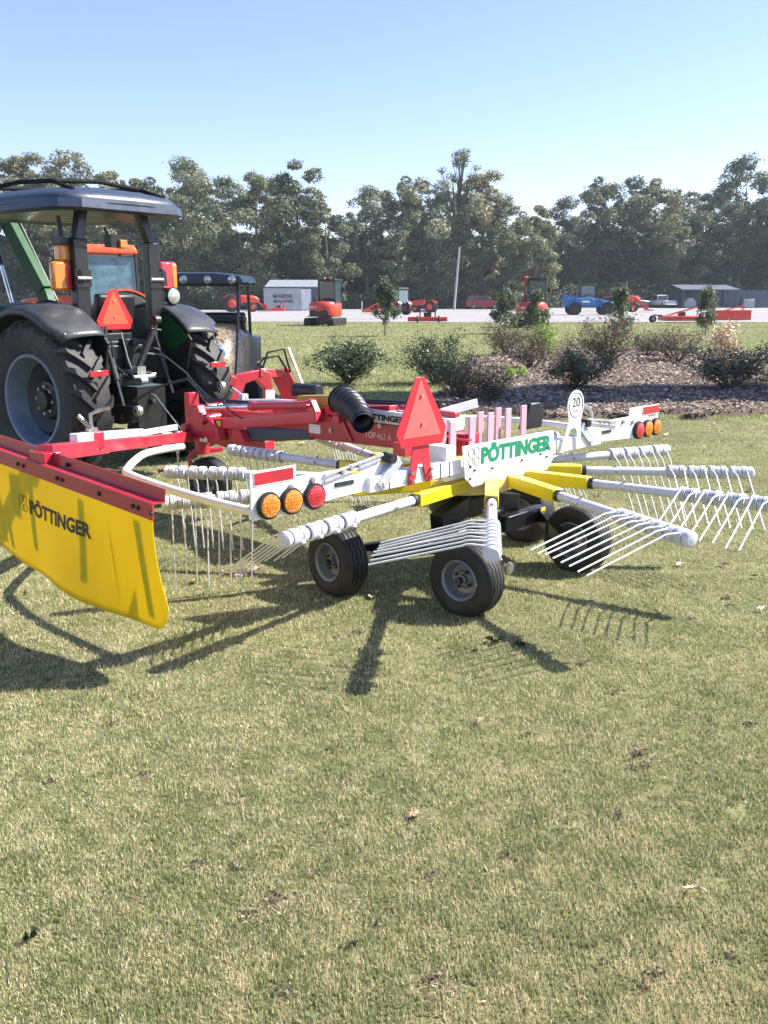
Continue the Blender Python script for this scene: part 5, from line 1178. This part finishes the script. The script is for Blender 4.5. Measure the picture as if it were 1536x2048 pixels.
def small_tractor(name, px, py, rz, col, label, loader=False, cab=False, rops=True, sc=1.0, rear=.62, front=.38, rim='orange_red_paint', hood=None, roof=None, pos=None, group=None, bucket=True):
    e = empty(name, label, 'tractor', pos if pos is not None else gp(px, py), rz, group); e.scale = (sc,) * 3
    for s in (-1, 1): far_wheel(e, s * .62, 0, rear, .36, rim=rim); far_wheel(e, s * .58, 1.65, front, .26, rim=rim)
    m = MB(); m.box((0, .8, .62), (.36, 2.2, .36)); m.cyl((-.6, 0, rear), (.6, 0, rear), .1); m.cyl((-.55, 1.65, front), (.55, 1.65, front), .06); m.build('chassis', 'black_paint', e)
    V = []; F = []
    for (y, hw, zt) in ((.75, .33, 1.36), (1.3, .33, 1.36), (1.9, .30, 1.28), (2.18, .24, 1.10), (2.24, .2, .85)):
        for x, z in ((-hw, .74), (-hw, zt - .14), (-hw * .75, zt - .02), (hw * .75, zt - .02), (hw, zt - .14), (hw, .74)): V.append((x, y, z))
    for i in range(4):
        for j in range(5): a = i * 6 + j; F.append((a, a + 1, a + 7, a + 6))
    F += [tuple(range(6))[::-1], tuple(range(24, 30))]; b = MB().add(V, F).build('bonnet', hood or col, e, smooth=45)
    for s in (-1, 1): MB().box((s * .14, 2.245, 1.02), (.12, .02, .10)).build('headlight', 'chrome_glass', b)
    for s in (-1, 1):
        P = [((rear + .08) * math.cos(R(a)), rear + (rear + .08) * math.sin(R(a))) for a in range(150, 20, -13)] + [((rear + .04) * math.cos(R(a)), rear + (rear + .04) * math.sin(R(a))) for a in range(24, 150, 14)]
        MB().plate(P, .36, (s * .60, 0, 0), (0, 1, 0), (0, 0, 1)).build('fender', col, e)
    if cab:
        f = MB(); q = [(-.62, -.35), (.62, -.35), (.60, .85), (-.60, .85)]
        for (x, y) in q: f.beam((x, y, 1.0), (x * .9, y * .95, 2.2), .06, .06)
        for i in range(4): a, b2 = q[i], q[(i + 1) % 4]; f.beam((a[0], a[1], 1.0), (b2[0], b2[1], 1.0), .07, .07)
        c = f.build('cab_frame', 'black_paint', e)
        V = [(x * (.95 if k else 1.06), y * (.95 if k else 1.1) + .02, z) for k, z in ((0, 2.2), (0, 2.28), (1, 2.40)) for (x, y) in q]; F = [(i + 4 * j, (i + 1) % 4 + 4 * j, (i + 1) % 4 + 4 * j + 4, i + 4 * j + 4) for j in range(2) for i in range(4)] + [(8, 9, 10, 11), (3, 2, 1, 0)]
        MB().add(V, F).build('cab_roof', roof or col, c, bevel=.03)
        for (a, b2) in ((q[0], q[1]), (q[1], q[2]), (q[2], q[3]), (q[3], q[0])):
            m = MB(); A = [Vector((a[0] * .98, a[1] * .98, 1.05)), Vector((b2[0] * .98, b2[1] * .98, 1.05)), Vector((b2[0] * .89, b2[1] * .94, 2.15)), Vector((a[0] * .89, a[1] * .94, 2.15))]; nn = (A[1] - A[0]).cross(A[2] - A[0]).normalized() * .008
            m.add([p - nn for p in A] + [p + nn for p in A], [(3, 2, 1, 0), (4, 5, 6, 7), (0, 1, 5, 4), (1, 2, 6, 5), (2, 3, 7, 6), (3, 0, 4, 7)]); m.build('window_pane', 'glass_blue', c)
        for s in (-1, 1): m = MB(); m.box((s * .78, .8, 1.95), (.16, .05, .28)); m.beam((s * .6, .8, 2.05), (s * .78, .8, 2.05), .02, .02); m.build('mirror', 'black_plastic', c)
    elif rops:
        m = MB()
        for s in (-1, 1): m.beam((s * .5, -.25, .8), (s * .48, -.28, 1.95), .06, .06)
        m.beam((-.5, -.28, 1.95), (.5, -.28, 1.95), .06, .06); m.build('roll_bar', 'black_paint', e)
    m = MB(); m.box((0, .05, 1.0), (.45, .42, .12)); m.box((0, -.15, 1.25), (.43, .1, .42)); m.build('seat', 'black_plastic', e)
    m = MB(); m.tube([(.17 * math.cos(a), .6 + .15 * math.sin(a), 1.42 + .08 * math.sin(a)) for a in np.linspace(0, 6.283, 17)], .014, 6, caps=False); m.tube([(0, .6, 1.42), (0, .75, 1.2)], .02, 6); m.build('steering_wheel', 'black_plastic', e)
    if loader:
        lo = MB()
        for s in (-1, 1): lo.beam((s * .48, .8, 1.1), (s * .48, 1.9, 1.02), .08, .13); lo.beam((s * .48, 1.9, 1.02), (s * .48, 2.65, .38), .08, .12); lo.beam((s * .48, .85, .6), (s * .48, .8, 1.2), .08, .12)
        l = lo.build('loader_arm', col, e)
        if bucket:
            m = MB(); m.plate([(0, 0), (.55, 0), (.58, .05), (.1, .12), (.08, .45), (0, .48)], 1.5, (0, 2.7, .12), (0, 1, 0), (0, 0, 1)); m.build('bucket', col, l)
    return e
# orange cab tractor right behind the green one
small_tractor('cab_tractor', 0, 0, R(122), 'orange_paint', 'orange tractor with glazed cab standing directly behind the green tractor', loader=False, cab=True, sc=1.28, rear=.70, front=.45, pos=Vector((-7.65, 27, 0)), rim='orange_paint')
small_tractor('compact_tractor', 466, 622, R(-75), 'orange_red_paint', 'bright red-orange compact tractor with front loader left of the shipping container', loader=True, sc=1.35, rops=False, rear=.66, pos=gp(463, 624))
small_tractor('compact_tractor', 852, 624, R(75), 'orange_red_paint', 'small red tractor with tall thin roll bar left of the utility pole', sc=.98, pos=gp(862, 625) + Vector((0, 0, 0)))
small_tractor('compact_tractor', 800, 631, R(40), 'orange_red_paint', 'dark-roofed small tractor half hidden by the lone young tree', sc=1.02, pos=gp(802, 630), cab=True, hood='black_paint', roof='black_paint')
small_tractor('loader_tractor', 1235, 626, R(-95), 'orange_red_paint', 'red loader tractor with dark roof behind the blue telehandler', loader=True, cab=False, sc=1.35, pos=gp(1222, 624))
small_tractor('compact_tractor', 0, 0, R(-80), 'orange_paint', 'orange tractor far away at the left edge behind the green tractor loader', loader=True, sc=1.2, pos=gp(38, 612))
small_tractor('compact_tractor', 0, 0, R(100), 'orange_red_paint', 'red tractor cut by the right edge of the frame beside the shed wall', sc=1.3, pos=gp(1540, 614))
m = MB(); p = gp(1222, 624); m.box((p.x - 0, p.y, 3.05), (2.2, 1.5, .12))
for s in (-.5, .5): m.beam((p.x - .45, p.y + s, 1.4), (p.x - .5, p.y + s, 3.0), .07, .07); m.beam((p.x + .5, p.y + s, 1.4), (p.x + .5, p.y + s, 3.0), .07, .07)
o = m.build('tractor_canopy', 'black_plastic'); tag(o, 'flat dark canopy above the red loader tractor', 'canopy')

# blue telehandler
e = empty('telehandler', 'blue telehandler with green-topped cab parked on the gravel', 'telehandler', gp(1175, 630), R(-90))
for s in (-1, 1):
    for y in (-1.35, 1.55): far_wheel(e, s * .95, y, .55, .42, rim='rim_dark')
V = [(-.55, -2.3, .75), (.55, -2.3, .75), (.55, 2.2, .65), (-.55, 2.2, .65), (-.55, -2.3, 1.5), (.55, -2.3, 1.5), (.55, .2, 1.55), (-.55, .2, 1.55), (.55, 2.2, 1.15), (-.55, 2.2, 1.15)]
MB().add(V, [(3, 2, 1, 0), (0, 1, 5, 4), (4, 5, 6, 7), (6, 8, 9, 7), (2, 3, 9, 8), (1, 2, 8, 6, 5), (0, 4, 7, 9, 3)]).build('body', 'blue_paint', e, bevel=.06)
m = MB(); m.box((.72, -.5, 1.15), (.5, 1.7, .6)); m.box((.72, -.5, 1.48), (.45, 1.5, .1)); m.build('engine_pod', 'blue_paint', e, bevel=.08)
MB().box((.975, -.4, 1.2), (.012, .7, .16)).build('maker_mark', 'sticker_white', e)
m = MB(); m.beam((.05, -2.3, 1.62), (.05, 2.9, .95), .3, .34); bo = m.build('boom', 'blue_paint', e, bevel=.03)
m = MB(); m.beam((.05, 2.85, .95), (.05, 3.05, .45), .9, .12); m.build('boom_head', 'black_paint', bo)
f = MB(); q = [(-.85, -.75), (-.05, -.75), (-.05, .65), (-.85, .65)]
for (x, y) in q: f.beam((x, y, 1.1), (x, y * .9, 2.65), .08, .08)
c = f.build('cab_frame', 'black_paint', e); MB().box((-.45, -.05, 2.70), (1.0, 1.5, .14)).build('cab_roof', 'green_paint', c, bevel=.05)
for (x, y, w, d) in ((-.05, -.05, .02, 1.25), (-.85, -.05, .02, 1.25), (-.45, -.7, .75, .02), (-.45, .62, .75, .02)): MB().box((x, y, 1.95), (w, d, 1.25)).build('window_pane', 'glass_blue', c)
m = MB(); m.tube([(.6, .9 * math.cos(a) + .1, .9 + .95 * math.sin(a)) for a in np.linspace(.3, 2.8, 9)], .04, 6); m.build('hose_arch', 'black_plastic', e)
for s in (-1, 1):
    for y in (-1.35, 1.55):
        P = [(.66 * math.cos(R(a)), .6 + .66 * math.sin(R(a))) for a in range(10, 171, 16)] + [(.60 * math.cos(R(a)), .6 + .60 * math.sin(R(a))) for a in range(170, 9, -16)]
        MB().plate(P, .42, (s * .93, y, 0), (0, 1, 0), (0, 0, 1)).build('mudguard', 'blue_paint', e)

# shipping container with ribbed walls and the shed behind it
cp = gp(566, 622); cw = 4.35
e = empty('shipping_container', 'pale grey ribbed shipping container with dark lettering at the edge of the lot', 'container', cp + Vector((0, 0, 0)), R(3))
def ribbed(x0, x1, z0, z1, y, ribs, d=.035):
    V = []; F = []; n = ribs * 4
    for i in range(n + 1):
        x = x0 + (x1 - x0) * i / n; dd = d if (i % 4) in (1, 2) else 0
        V += [(x, y - dd, z0), (x, y - dd, z1)]
    for i in range(n): F.append((2 * i, 2 * i + 2, 2 * i + 3, 2 * i + 1))
    return V, F
V, F = ribbed(-cw / 2 + .08, cw / 2 - .08, .15, 2.42, -.0, 22); MB().add(V, F).build('ribbed_wall', 'container_paint', e, smooth=0)
m = MB(); m.box((0, 1.2, 1.3), (cw - .1, 2.3, 2.35)); m.build('hull', 'container_paint', e)
for x in (-cw / 2 + .05, cw / 2 - .05): MB().box((x, 0, 1.3), (.12, .14, 2.6)).build('corner_post', 'container_paint', e)
for z in (.1, 2.5): MB().box((0, 0, z), (cw - .22, .12, .14)).build('rail', 'container_paint', e)
lettering('MAERSK', 2.3, .46, (-1.1, -.06, 1.45), (1, 0, 0), (0, 0, 1), 'slate_wall', e, bold=.03, depth=.01); lettering('SEALAND', 2.3, .36, (-1.1, -.06, .92), (1, 0, 0), (0, 0, 1), 'slate_wall', e, bold=.03, depth=.01)
m = MB(); P = []
for k in range(14): a = math.pi * k / 7; rr_ = .26 if k % 2 == 0 else .12; P.append((rr_ * math.cos(a), rr_ * math.sin(a)))
m.plate(P, .02, (1.55, -.06, 1.68)); m.build('star_mark', 'sheet_metal', e)
m = MB(); m.plate([(-.6, 0), (.6, 0), (.6, 2.35), (-.6, 2.35)], .05, (cw / 2 + .5, .3, .15)); m.build('container_door', 'car_white', e)
sp = gp(592, 619); sp.y = cp.y + 5.5; sp.x = dp(592, 600, sp.y).x
e = empty('shed', 'shed with pale metal roof and dark ribbed front behind the shipping container', 'shed', sp, 0)
V, F = ribbed(-3.4, 3.4, 0, 2.75, -1.5, 26, .05); MB().add(V, F).build('ribbed_front', 'slate_wall', e, smooth=0)
MB().box((0, 1, 1.35), (6.7, 4.8, 2.7)).build('walls', 'slate_wall', e)
V = [(-3.55, -1.9, 2.72), (3.55, -1.9, 2.72), (3.3, 1.5, 3.55), (-3.3, 1.5, 3.55), (-3.55, -1.9, 2.80), (3.55, -1.9, 2.80), (3.3, 1.5, 3.63), (-3.3, 1.5, 3.63)]
MB().add(V, [(3, 2, 1, 0), (4, 5, 6, 7), (0, 1, 5, 4), (1, 2, 6, 5), (2, 3, 7, 6), (3, 0, 4, 7)]).build('roof', 'sheet_metal', e)

# open shed on posts with boats or trailers of stock below it, wall behind
op = dp(1408, HORIZON, 138); op.z = 0; 
e = empty('open_shed', 'long open shed with blue-grey metal roof at the right behind the lot', 'shed', op, 0)
e.scale = (.92, 1, .92)
V = [(-4.4, -3, 3.55), (4.4, -3, 3.55), (4.5, 3.5, 2.85), (-4.5, 3.5, 2.85)]
V = [(-4.5, -3, 2.75), (4.5, -3, 2.75), (4.3, 3, 3.55), (-4.3, 3, 3.55)]; V += [(x, y, z + .1) for x, y, z in V]
V, F = V, [(3, 2, 1, 0), (4, 5, 6, 7), (0, 1, 5, 4), (1, 2, 6, 5), (2, 3, 7, 6), (3, 0, 4, 7)]
mat('shed_roof', (.13, .16, .21), .5, metal=.2, var=.1)
MB().add(V, F).build('roof', 'shed_roof', e)
for x in (-4.2, -1.4, 1.4, 4.2):
    for y in (-2.8, 2.8): MB().box((x, y, 1.4), (.15, .15, 2.8)).build('post', 'slate_wall', e)
MB().box((0, 2.9, 1.4), (8.6, .1, 2.7)).build('back_wall', 'slate_wall', e)
for i, (x, l) in enumerate([(-2.6, 'pale covered implement under the left bay of the open shed'), (.3, 'pale covered implement under the middle bay of the open shed')]):
    m = MB(); P = [(-.9, 0), (.9, 0), (.85, .9), (.3, 1.5), (-.4, 1.45), (-.9, .8)]; m.plate(P, 1.6, (op.x + x, op.y - 1.5, 0)); o = m.build('covered_implement', 'sheet_metal', bevel=.1); tag(o, l, 'implement', 'covered implements under the open shed')
wp = dp(1494, HORIZON, 139.5); wp.z = 0; m = MB(); V, F = ribbed(-3.4, 3.6, 0, 2.5, 0, 20, .05); m.add(V, F); o = m.build('storage_wall', 'slate_wall', smooth=0, loc=wp); so = o.modifiers.new('t', 'SOLIDIFY'); so.thickness = .1; tag(o, 'dark ribbed metal wall right of the open shed', 'wall')
m = MB(); m.box((0, -.6, .7), (1.6, .9, 1.2)); m.box((0, -1.1, .9), (1.2, .05, .5)); o = m.build('storage_bin', 'sheet_metal', loc=wp, bevel=.03); tag(o, 'pale blue bin in front of the dark ribbed wall', 'bin')

# cars
def car(px, py, rz, col, label, kind, pos=None):
    e = empty({'truck': 'pickup_truck', 'suv': 'parked_car', 'sedan': 'parked_car'}[kind], label, 'pickup' if kind == 'truck' else 'car', pos or gp(px, py), rz, 'vehicles parked at the edge of the wood')
    e.location = Vector((dp(px, HORIZON, min(138.5, e.location.y)).x, min(138.5, e.location.y), 0)) if px > 1000 else e.location
    L, W = (5.6, 1.95) if kind == 'truck' else (4.7, 1.85); z0 = .45 if kind == 'truck' else .32
    low = [(-L / 2, z0 + .1), (-L / 2, 1.0), (-L / 2 + .1, 1.08), (L / 2 - 1.3, 1.10), (L / 2 - .15, .95), (L / 2, .75), (L / 2 - .02, z0), (-L / 2, z0)]
    MB().plate(low, W, (0, 0, 0), (0, 1, 0), (0, 0, 1)).build('body', col, e, bevel=.06)
    if kind == 'truck': top = [(-.35, 1.08), (-.30, 1.75), (.05, 1.84), (1.0, 1.82), (1.65, 1.10)]
    elif kind == 'suv': top = [(-L / 2 + .1, 1.08), (-L / 2 + .3, 1.65), (-1.2, 1.74), (.6, 1.70), (1.35, 1.10)]
    else: top = [(-1.7, 1.08), (-1.1, 1.42), (-.1, 1.46), (.6, 1.40), (1.3, 1.10)]
    g = MB().plate(top, W * .84, (0, 0, 0), (0, 1, 0), (0, 0, 1)).build('cabin', 'glass_dark', e, bevel=.04)
    rf = [(y, z) for y, z in top[1:-1]]; rf = [(y, z + .02) for y, z in rf] + [(y, z - .05) for y, z in rf[::-1]]
    MB().plate(rf, W * .85, (0, 0, 0), (0, 1, 0), (0, 0, 1)).build('roof', col, e)
    for s in (-1, 1):
        for y in (-L / 2 + .95, L / 2 - .9): far_wheel(e, s * (W / 2 - .1), y, .38 if kind == 'truck' else .33, .24, rr=.6)
        for y, z0_, z1_ in ((-.3, 1.08, 1.72),) if kind == 'truck' else ((-.2, 1.08, 1.66),) if kind == 'suv' else ((-.2, 1.08, 1.42),): MB().beam((s * W * .425, y, z0_), (s * W * .422, y, z1_), .03, .08).build('door_pillar', col, g)
        MB().box((s * (W / 2 - .2), -L / 2 - .01, .88), (.18, .03, .22)).build('tail_light', 'red_lens', e); MB().box((s * (W / 2 - .25), L / 2 - .05, .78), (.3, .08, .14)).build('headlight', 'chrome_glass', e)
    MB().box((0, -L / 2 - .05, .55), (W * .9, .12, .16)).build('bumper', 'chrome' if kind == 'truck' else 'black_plastic', e)
    return e
car(1324, 613, R(12), 'car_white', 'white pickup seen from behind left of the open shed', 'truck')
car(1268, 613, R(-70), 'car_grey', 'grey off-road car partly hidden by the red loader tractor', 'suv')
car(963, 618.5, R(-78), 'car_red', 'dark red car by the trees right of the utility pole', 'suv')
car(30, 604, R(-80), 'car_silver', 'dark car at the left edge behind the tractor wheel', 'suv', pos=gp(8, 611))

# utility pole
pb = gp(908, 620); pt = dp(919, 494, pb.y); m = MB(); m.tube([pb, pt], [.16, .11], 10); m_ = m.build('utility_pole', 'wood_pole'); tag(m_, 'bare slightly leaning utility pole at the edge of the wood', 'pole')
cb = gp(416, 617); e = empty('utility_cabinet', 'small white and blue utility cabinet left of the orange loader tractor', 'cabinet', cb, R(10))
MB().box((0, 0, .65), (1.0, .8, 1.2)).build('housing', 'car_white', e, bevel=.03); MB().box((0, -.41, .85), (.7, .03, .6)).build('screen_panel', 'blue_paint', e); MB().box((0, 0, 1.30), (1.1, .95, .12)).build('lid', 'sheet_metal', e)
wp_ = gp(724, 622); m = MB(); m.cyl(wp_, wp_ + Vector((0, 0, 1.1)), .05); tag(m.build('marker_post', 'car_white'), 'short white marker post at the edge of the gravel', 'post')
m = MB(); q0 = gp(3, 640); m.cyl(q0, q0 + Vector((-.2, 0, 3.2)), .05); tag(m.build('marker_post', 'car_white'), 'thin white post at the left edge of the frame behind the tractor', 'post')

# rotary cutters and attachments
def deck_mower(pos, rz, L, W, label, col='orange_red_paint', tailw=True):
    e = empty('rotary_cutter', label, 'mower', pos, rz, 'red mowing attachments on the gravel and lawn')
    V = [(-L / 2, -W / 2, .12), (L / 2, -W / 2, .12), (L / 2, W / 2, .12), (-L / 2, W / 2, .12), (-L / 2, -W / 2, .42), (L / 2, -W / 2, .42), (L / 2, W / 2, .42), (-L / 2, W / 2, .42)]
    MB().add(V, [(3, 2, 1, 0), (4, 5, 6, 7), (0, 1, 5, 4), (1, 2, 6, 5), (2, 3, 7, 6), (3, 0, 4, 7)]).build('deck', col, e, bevel=.03)
    m = MB(); m.box((0, 0, .55), (.4, .4, .25)); m.build('gearbox', 'black_paint', e, bevel=.03)
    m = MB(); 
    for s in (-1, 1): m.beam((L / 2 - .1, s * .35, .4), (L / 2 - .05, s * .1, 1.05), .06, .06); m.beam((L / 2 - .05, s * .1, 1.05), (-L / 2 + .3, s * .3, .45), .05, .05)
    m.build('hitch_frame', col, e)
    if tailw: m = MB(); m.beam((-L / 2, 0, .45), (-L / 2 - .6, 0, .5), .08, .08); m.build('tail_arm', 'black_paint', e); far_wheel(e, -L / 2 - .65, 0, .24, .14, axis=(0, 1, 0))
    return e
deck_mower(gp(1362, 645), R(6), 2.6, 1.6, 'red-orange rotary cutter with a tail wheel on the lawn edge at the right')
deck_mower(gp(1452, 640), R(-4), 2.4, 1.5, 'larger red cutter with tall side right of the tail-wheel cutter', tailw=False)
m = MB(); p = gp(1452, 641); m.plate([(-1.45, .05), (1.45, .05), (1.45, .75), (-1.45, .72)], .08, p + Vector((0, -.8, 0))); tag(m.build('deck_side_plate', 'orange_red_paint', bevel=.02), 'upright red side plate in front of the larger cutter', 'plate')
deck_mower(gp(742, 627), R(15), 1.6, 1.2, 'small red mower half hidden by the lone young tree', tailw=False)
deck_mower(gp(560, 623) + Vector((0, -1.5, 0)), R(0), 1.4, .9, 'tiny red attachment in front of the shipping container', tailw=False)
# tiller with black frame
e = empty('tiller', 'red tiller with black tube frame on the edge of the lawn', 'tiller', gp(855, 645), R(-3), 'red mowing attachments on the gravel and lawn')
MB().box((0, 0, .22), (2.6, .7, .28)).build('housing', 'orange_red_paint', e, bevel=.03)
m = MB(); m.beam((-.5, -.1, .35), (-.5, -.1, .75), .08, .08); m.beam((.5, -.1, .35), (.5, -.1, .72), .08, .08); m.beam((-.5, -.1, .75), (.5, -.1, .72), .08, .1); m.box((0, 0, .5), (.5, .4, .3)); m.tube([(-.3, -.1, .75), (-.2, -.1, .92), (.0, -.1, .8)], .02, 6); m.build('frame', 'black_paint', e)
for x in (-.65, .75): far_wheel(e, x, -.45, .22, .12)
# ------------------------------------------------------------------ camouflage utility vehicle behind the tractor
e = empty('utility_vehicle', 'camouflage side-by-side utility vehicle with dark roof parked beyond the green tractor', 'utility vehicle', (-2.74, 14.3, 0), R(179))
for s in (-1, 1):
    for y in (-.95, 1.0): far_wheel(e, s * .60, y, .32, .24, rim='rim_dark')
m = MB(); m.box((0, 0, .48), (1.1, 2.5, .25)); m.box((0, -1.0, .85), (1.3, 1.0, .42)); m.box((.62, .1, .75), (.06, .9, .5)); m.box((-.62, .1, .75), (.06, .9, .5)); m.build('chassis', 'canopy_plastic', e, bevel=.03)
V = []; F = []
for (y, hw, zt, zb) in ((.40, .74, 1.34, .62), (.70, .74, 1.32, .60), (1.05, .71, 1.22, .52), (1.38, .62, 1.02, .48), (1.50, .52, .78, .46)):
    for x, z in ((-hw, zb), (-hw, zt - .20), (-hw * .72, zt - .03), (0, zt), (hw * .72, zt - .03), (hw, zt - .20), (hw, zb)): V.append((x, y, z))
for i in range(4):
    for j in range(6): a = i * 7 + j; F.append((a, a + 1, a + 8, a + 7))
F += [tuple(range(7))[::-1], tuple(range(28, 35))]; b = MB().add(V, F).build('bonnet', 'camo_print', e, smooth=50)
for s in (-1, 1):
    h = MB().lathe([(-.06, .15), (.03, .13), (.05, .09)], (s * .44, 1.36, .92), (s * .25, 1, .25), 16).build('headlight_bezel', 'blue_paint', b); MB().lathe([(.045, .07), (.06, .04), (.065, 0)], (s * .44, 1.36, .92), (s * .25, 1, .25), 16).build('headlight', 'chrome_glass', h)
m = MB(); m.tube([(-.5, 1.42, .55), (-.3, 1.55, .62), (.3, 1.55, .62), (.5, 1.42, .55)], .03, 8); m.box((0, 1.45, .52), (.9, .06, .14)); m.build('front_bumper', 'black_paint', e)
m = MB()
for s in (-1, 1): m.tube([(s * .62, .50, 1.15), (s * .60, .32, 1.88)], .026, 8); m.tube([(s * .62, -.62, .8), (s * .60, -.60, 1.88)], .026, 8)
for y in (.32, -.60): m.tube([(-.6, y, 1.88), (.6, y, 1.88)], .026, 8)
for s in (-1, 1): m.tube([(s * .6, .32, 1.87), (s * .6, -.60, 1.87)], .026, 8)
m.tube([(-.6, -.14, 1.87), (.6, -.14, 1.87)], .02, 8)
cg = m.build('cage', 'dark_steel', e)
V = []; F = []
for i, y in enumerate((-.80, -.45, -.1, .2, .50)):
    for x, z in ((-.72, 1.88), (-.66, 1.98), (-.3, 2.02), (.3, 2.02), (.66, 1.98), (.72, 1.88)): V.append((x, y, z + (.02 if i % 2 else 0)))
for i in range(4):
    for j in range(5): a = i * 6 + j; F.append((a, a + 1, a + 7, a + 6))
F.append((0, 1, 2, 3, 4, 5)); F.append((29, 28, 27, 26, 25, 24)); rf = MB().add(V, F).build('roof', 'canopy_plastic', e, smooth=50)
for x in (-.55, -.2, .15, .5): m = MB(); m.lathe([(0, .06), (.03, .055), (.04, 0)], (x, .51, 1.93), (0, 1, 0), 12); m.build('roof_lamp', 'chrome_glass', rf)
m = MB(); m.box((0, -.35, .95), (1.1, .45, .15)); m.box((0, -.58, 1.2), (1.1, .12, .5)); m.build('seat', 'black_plastic', e, bevel=.03)
m = MB(); m.tube([(.3 + .17 * math.cos(a), .25, 1.22 + .17 * math.sin(a)) for a in np.linspace(0, 6.283, 17)], .015, 6, caps=False); m.build('steering_wheel', 'black_plastic', e)
for x in (-.78,): m = MB(); m.plate([(-.50, .45), (.40, .45), (.42, 1.15), (.30, 1.22), (-.5, 1.0)], .05, (-.70, 0, 0), (0, 1, 0), (0, 0, 1)); m.build('door', 'canopy_plastic', e, bevel=.03)
m = MB(); m.box((0, .36, 1.36), (1.42, .22, .10)); m.build('cowl', 'black_plastic', e, bevel=.03)
# red implement headstock beyond the rake
hs = dp(508, 795, 11.0); hs.z = 0
e = empty('mower_headstock', 'red arched mower headstock with warning labels and hoses standing between rake and utility vehicle', 'implement', hs, R(35))
m = MB(); P = [(-.30, .30), (-.34, .62), (-.28, .80), (.10, .86), (.22, .80), (.26, .30), (.14, .30), (.13, .62), (.02, .74), (-.12, .70), (-.20, .55), (-.18, .30)]
m.plate(P, .09, (0, 0, 0)); m.build('arch_plate', 'red_paint', e, bevel=.01)
m = MB(); m.beam((.05, .0, .82), (.42, .1, .78), .12, .10); m.beam((.40, .1, .82), (.62, .0, .28), .07, .22); m.beam((-.2, 0, .35), (.7, 0, .30), .12, .14); m.box((.1, .0, .15), (.7, .4, .22)); m.build('side_arm', 'red_paint', e, bevel=.01)
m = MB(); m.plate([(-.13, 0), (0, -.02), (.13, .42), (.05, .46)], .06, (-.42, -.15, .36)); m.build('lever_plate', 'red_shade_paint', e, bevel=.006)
MB().plate([(-.06, 0), (.0, -.01), (.05, .22), (-.01, .23)], .004, (-.44, -.185, .42)).build('warning_label', 'sticker_yellow', e); MB().plate([(0, 0), (.12, 0), (.12, .16), (0, .16)], .004, (.13, -.05, .45)).build('data_label', 'sticker_white', e)
for pts in ([(.1, 0, .8), (.2, 0, 1.05), (.42, 0, 1.08), (.5, 0, .8)], [(.0, 0, .8), (.15, .02, .98), (.35, .02, 1.0), (.46, 0, .82)], [(-.25, 0, .6), (-.2, 0, 1.1), (-.15, .05, 1.5)]): MB().tube([Vector(p) for p in pts], .014, 8).build('hose', 'black_plastic', e)
MB().beam((.45, -.05, 1.10), (.72, -.05, .45), .03, .03).build('white_stay', 'white_paint', e)
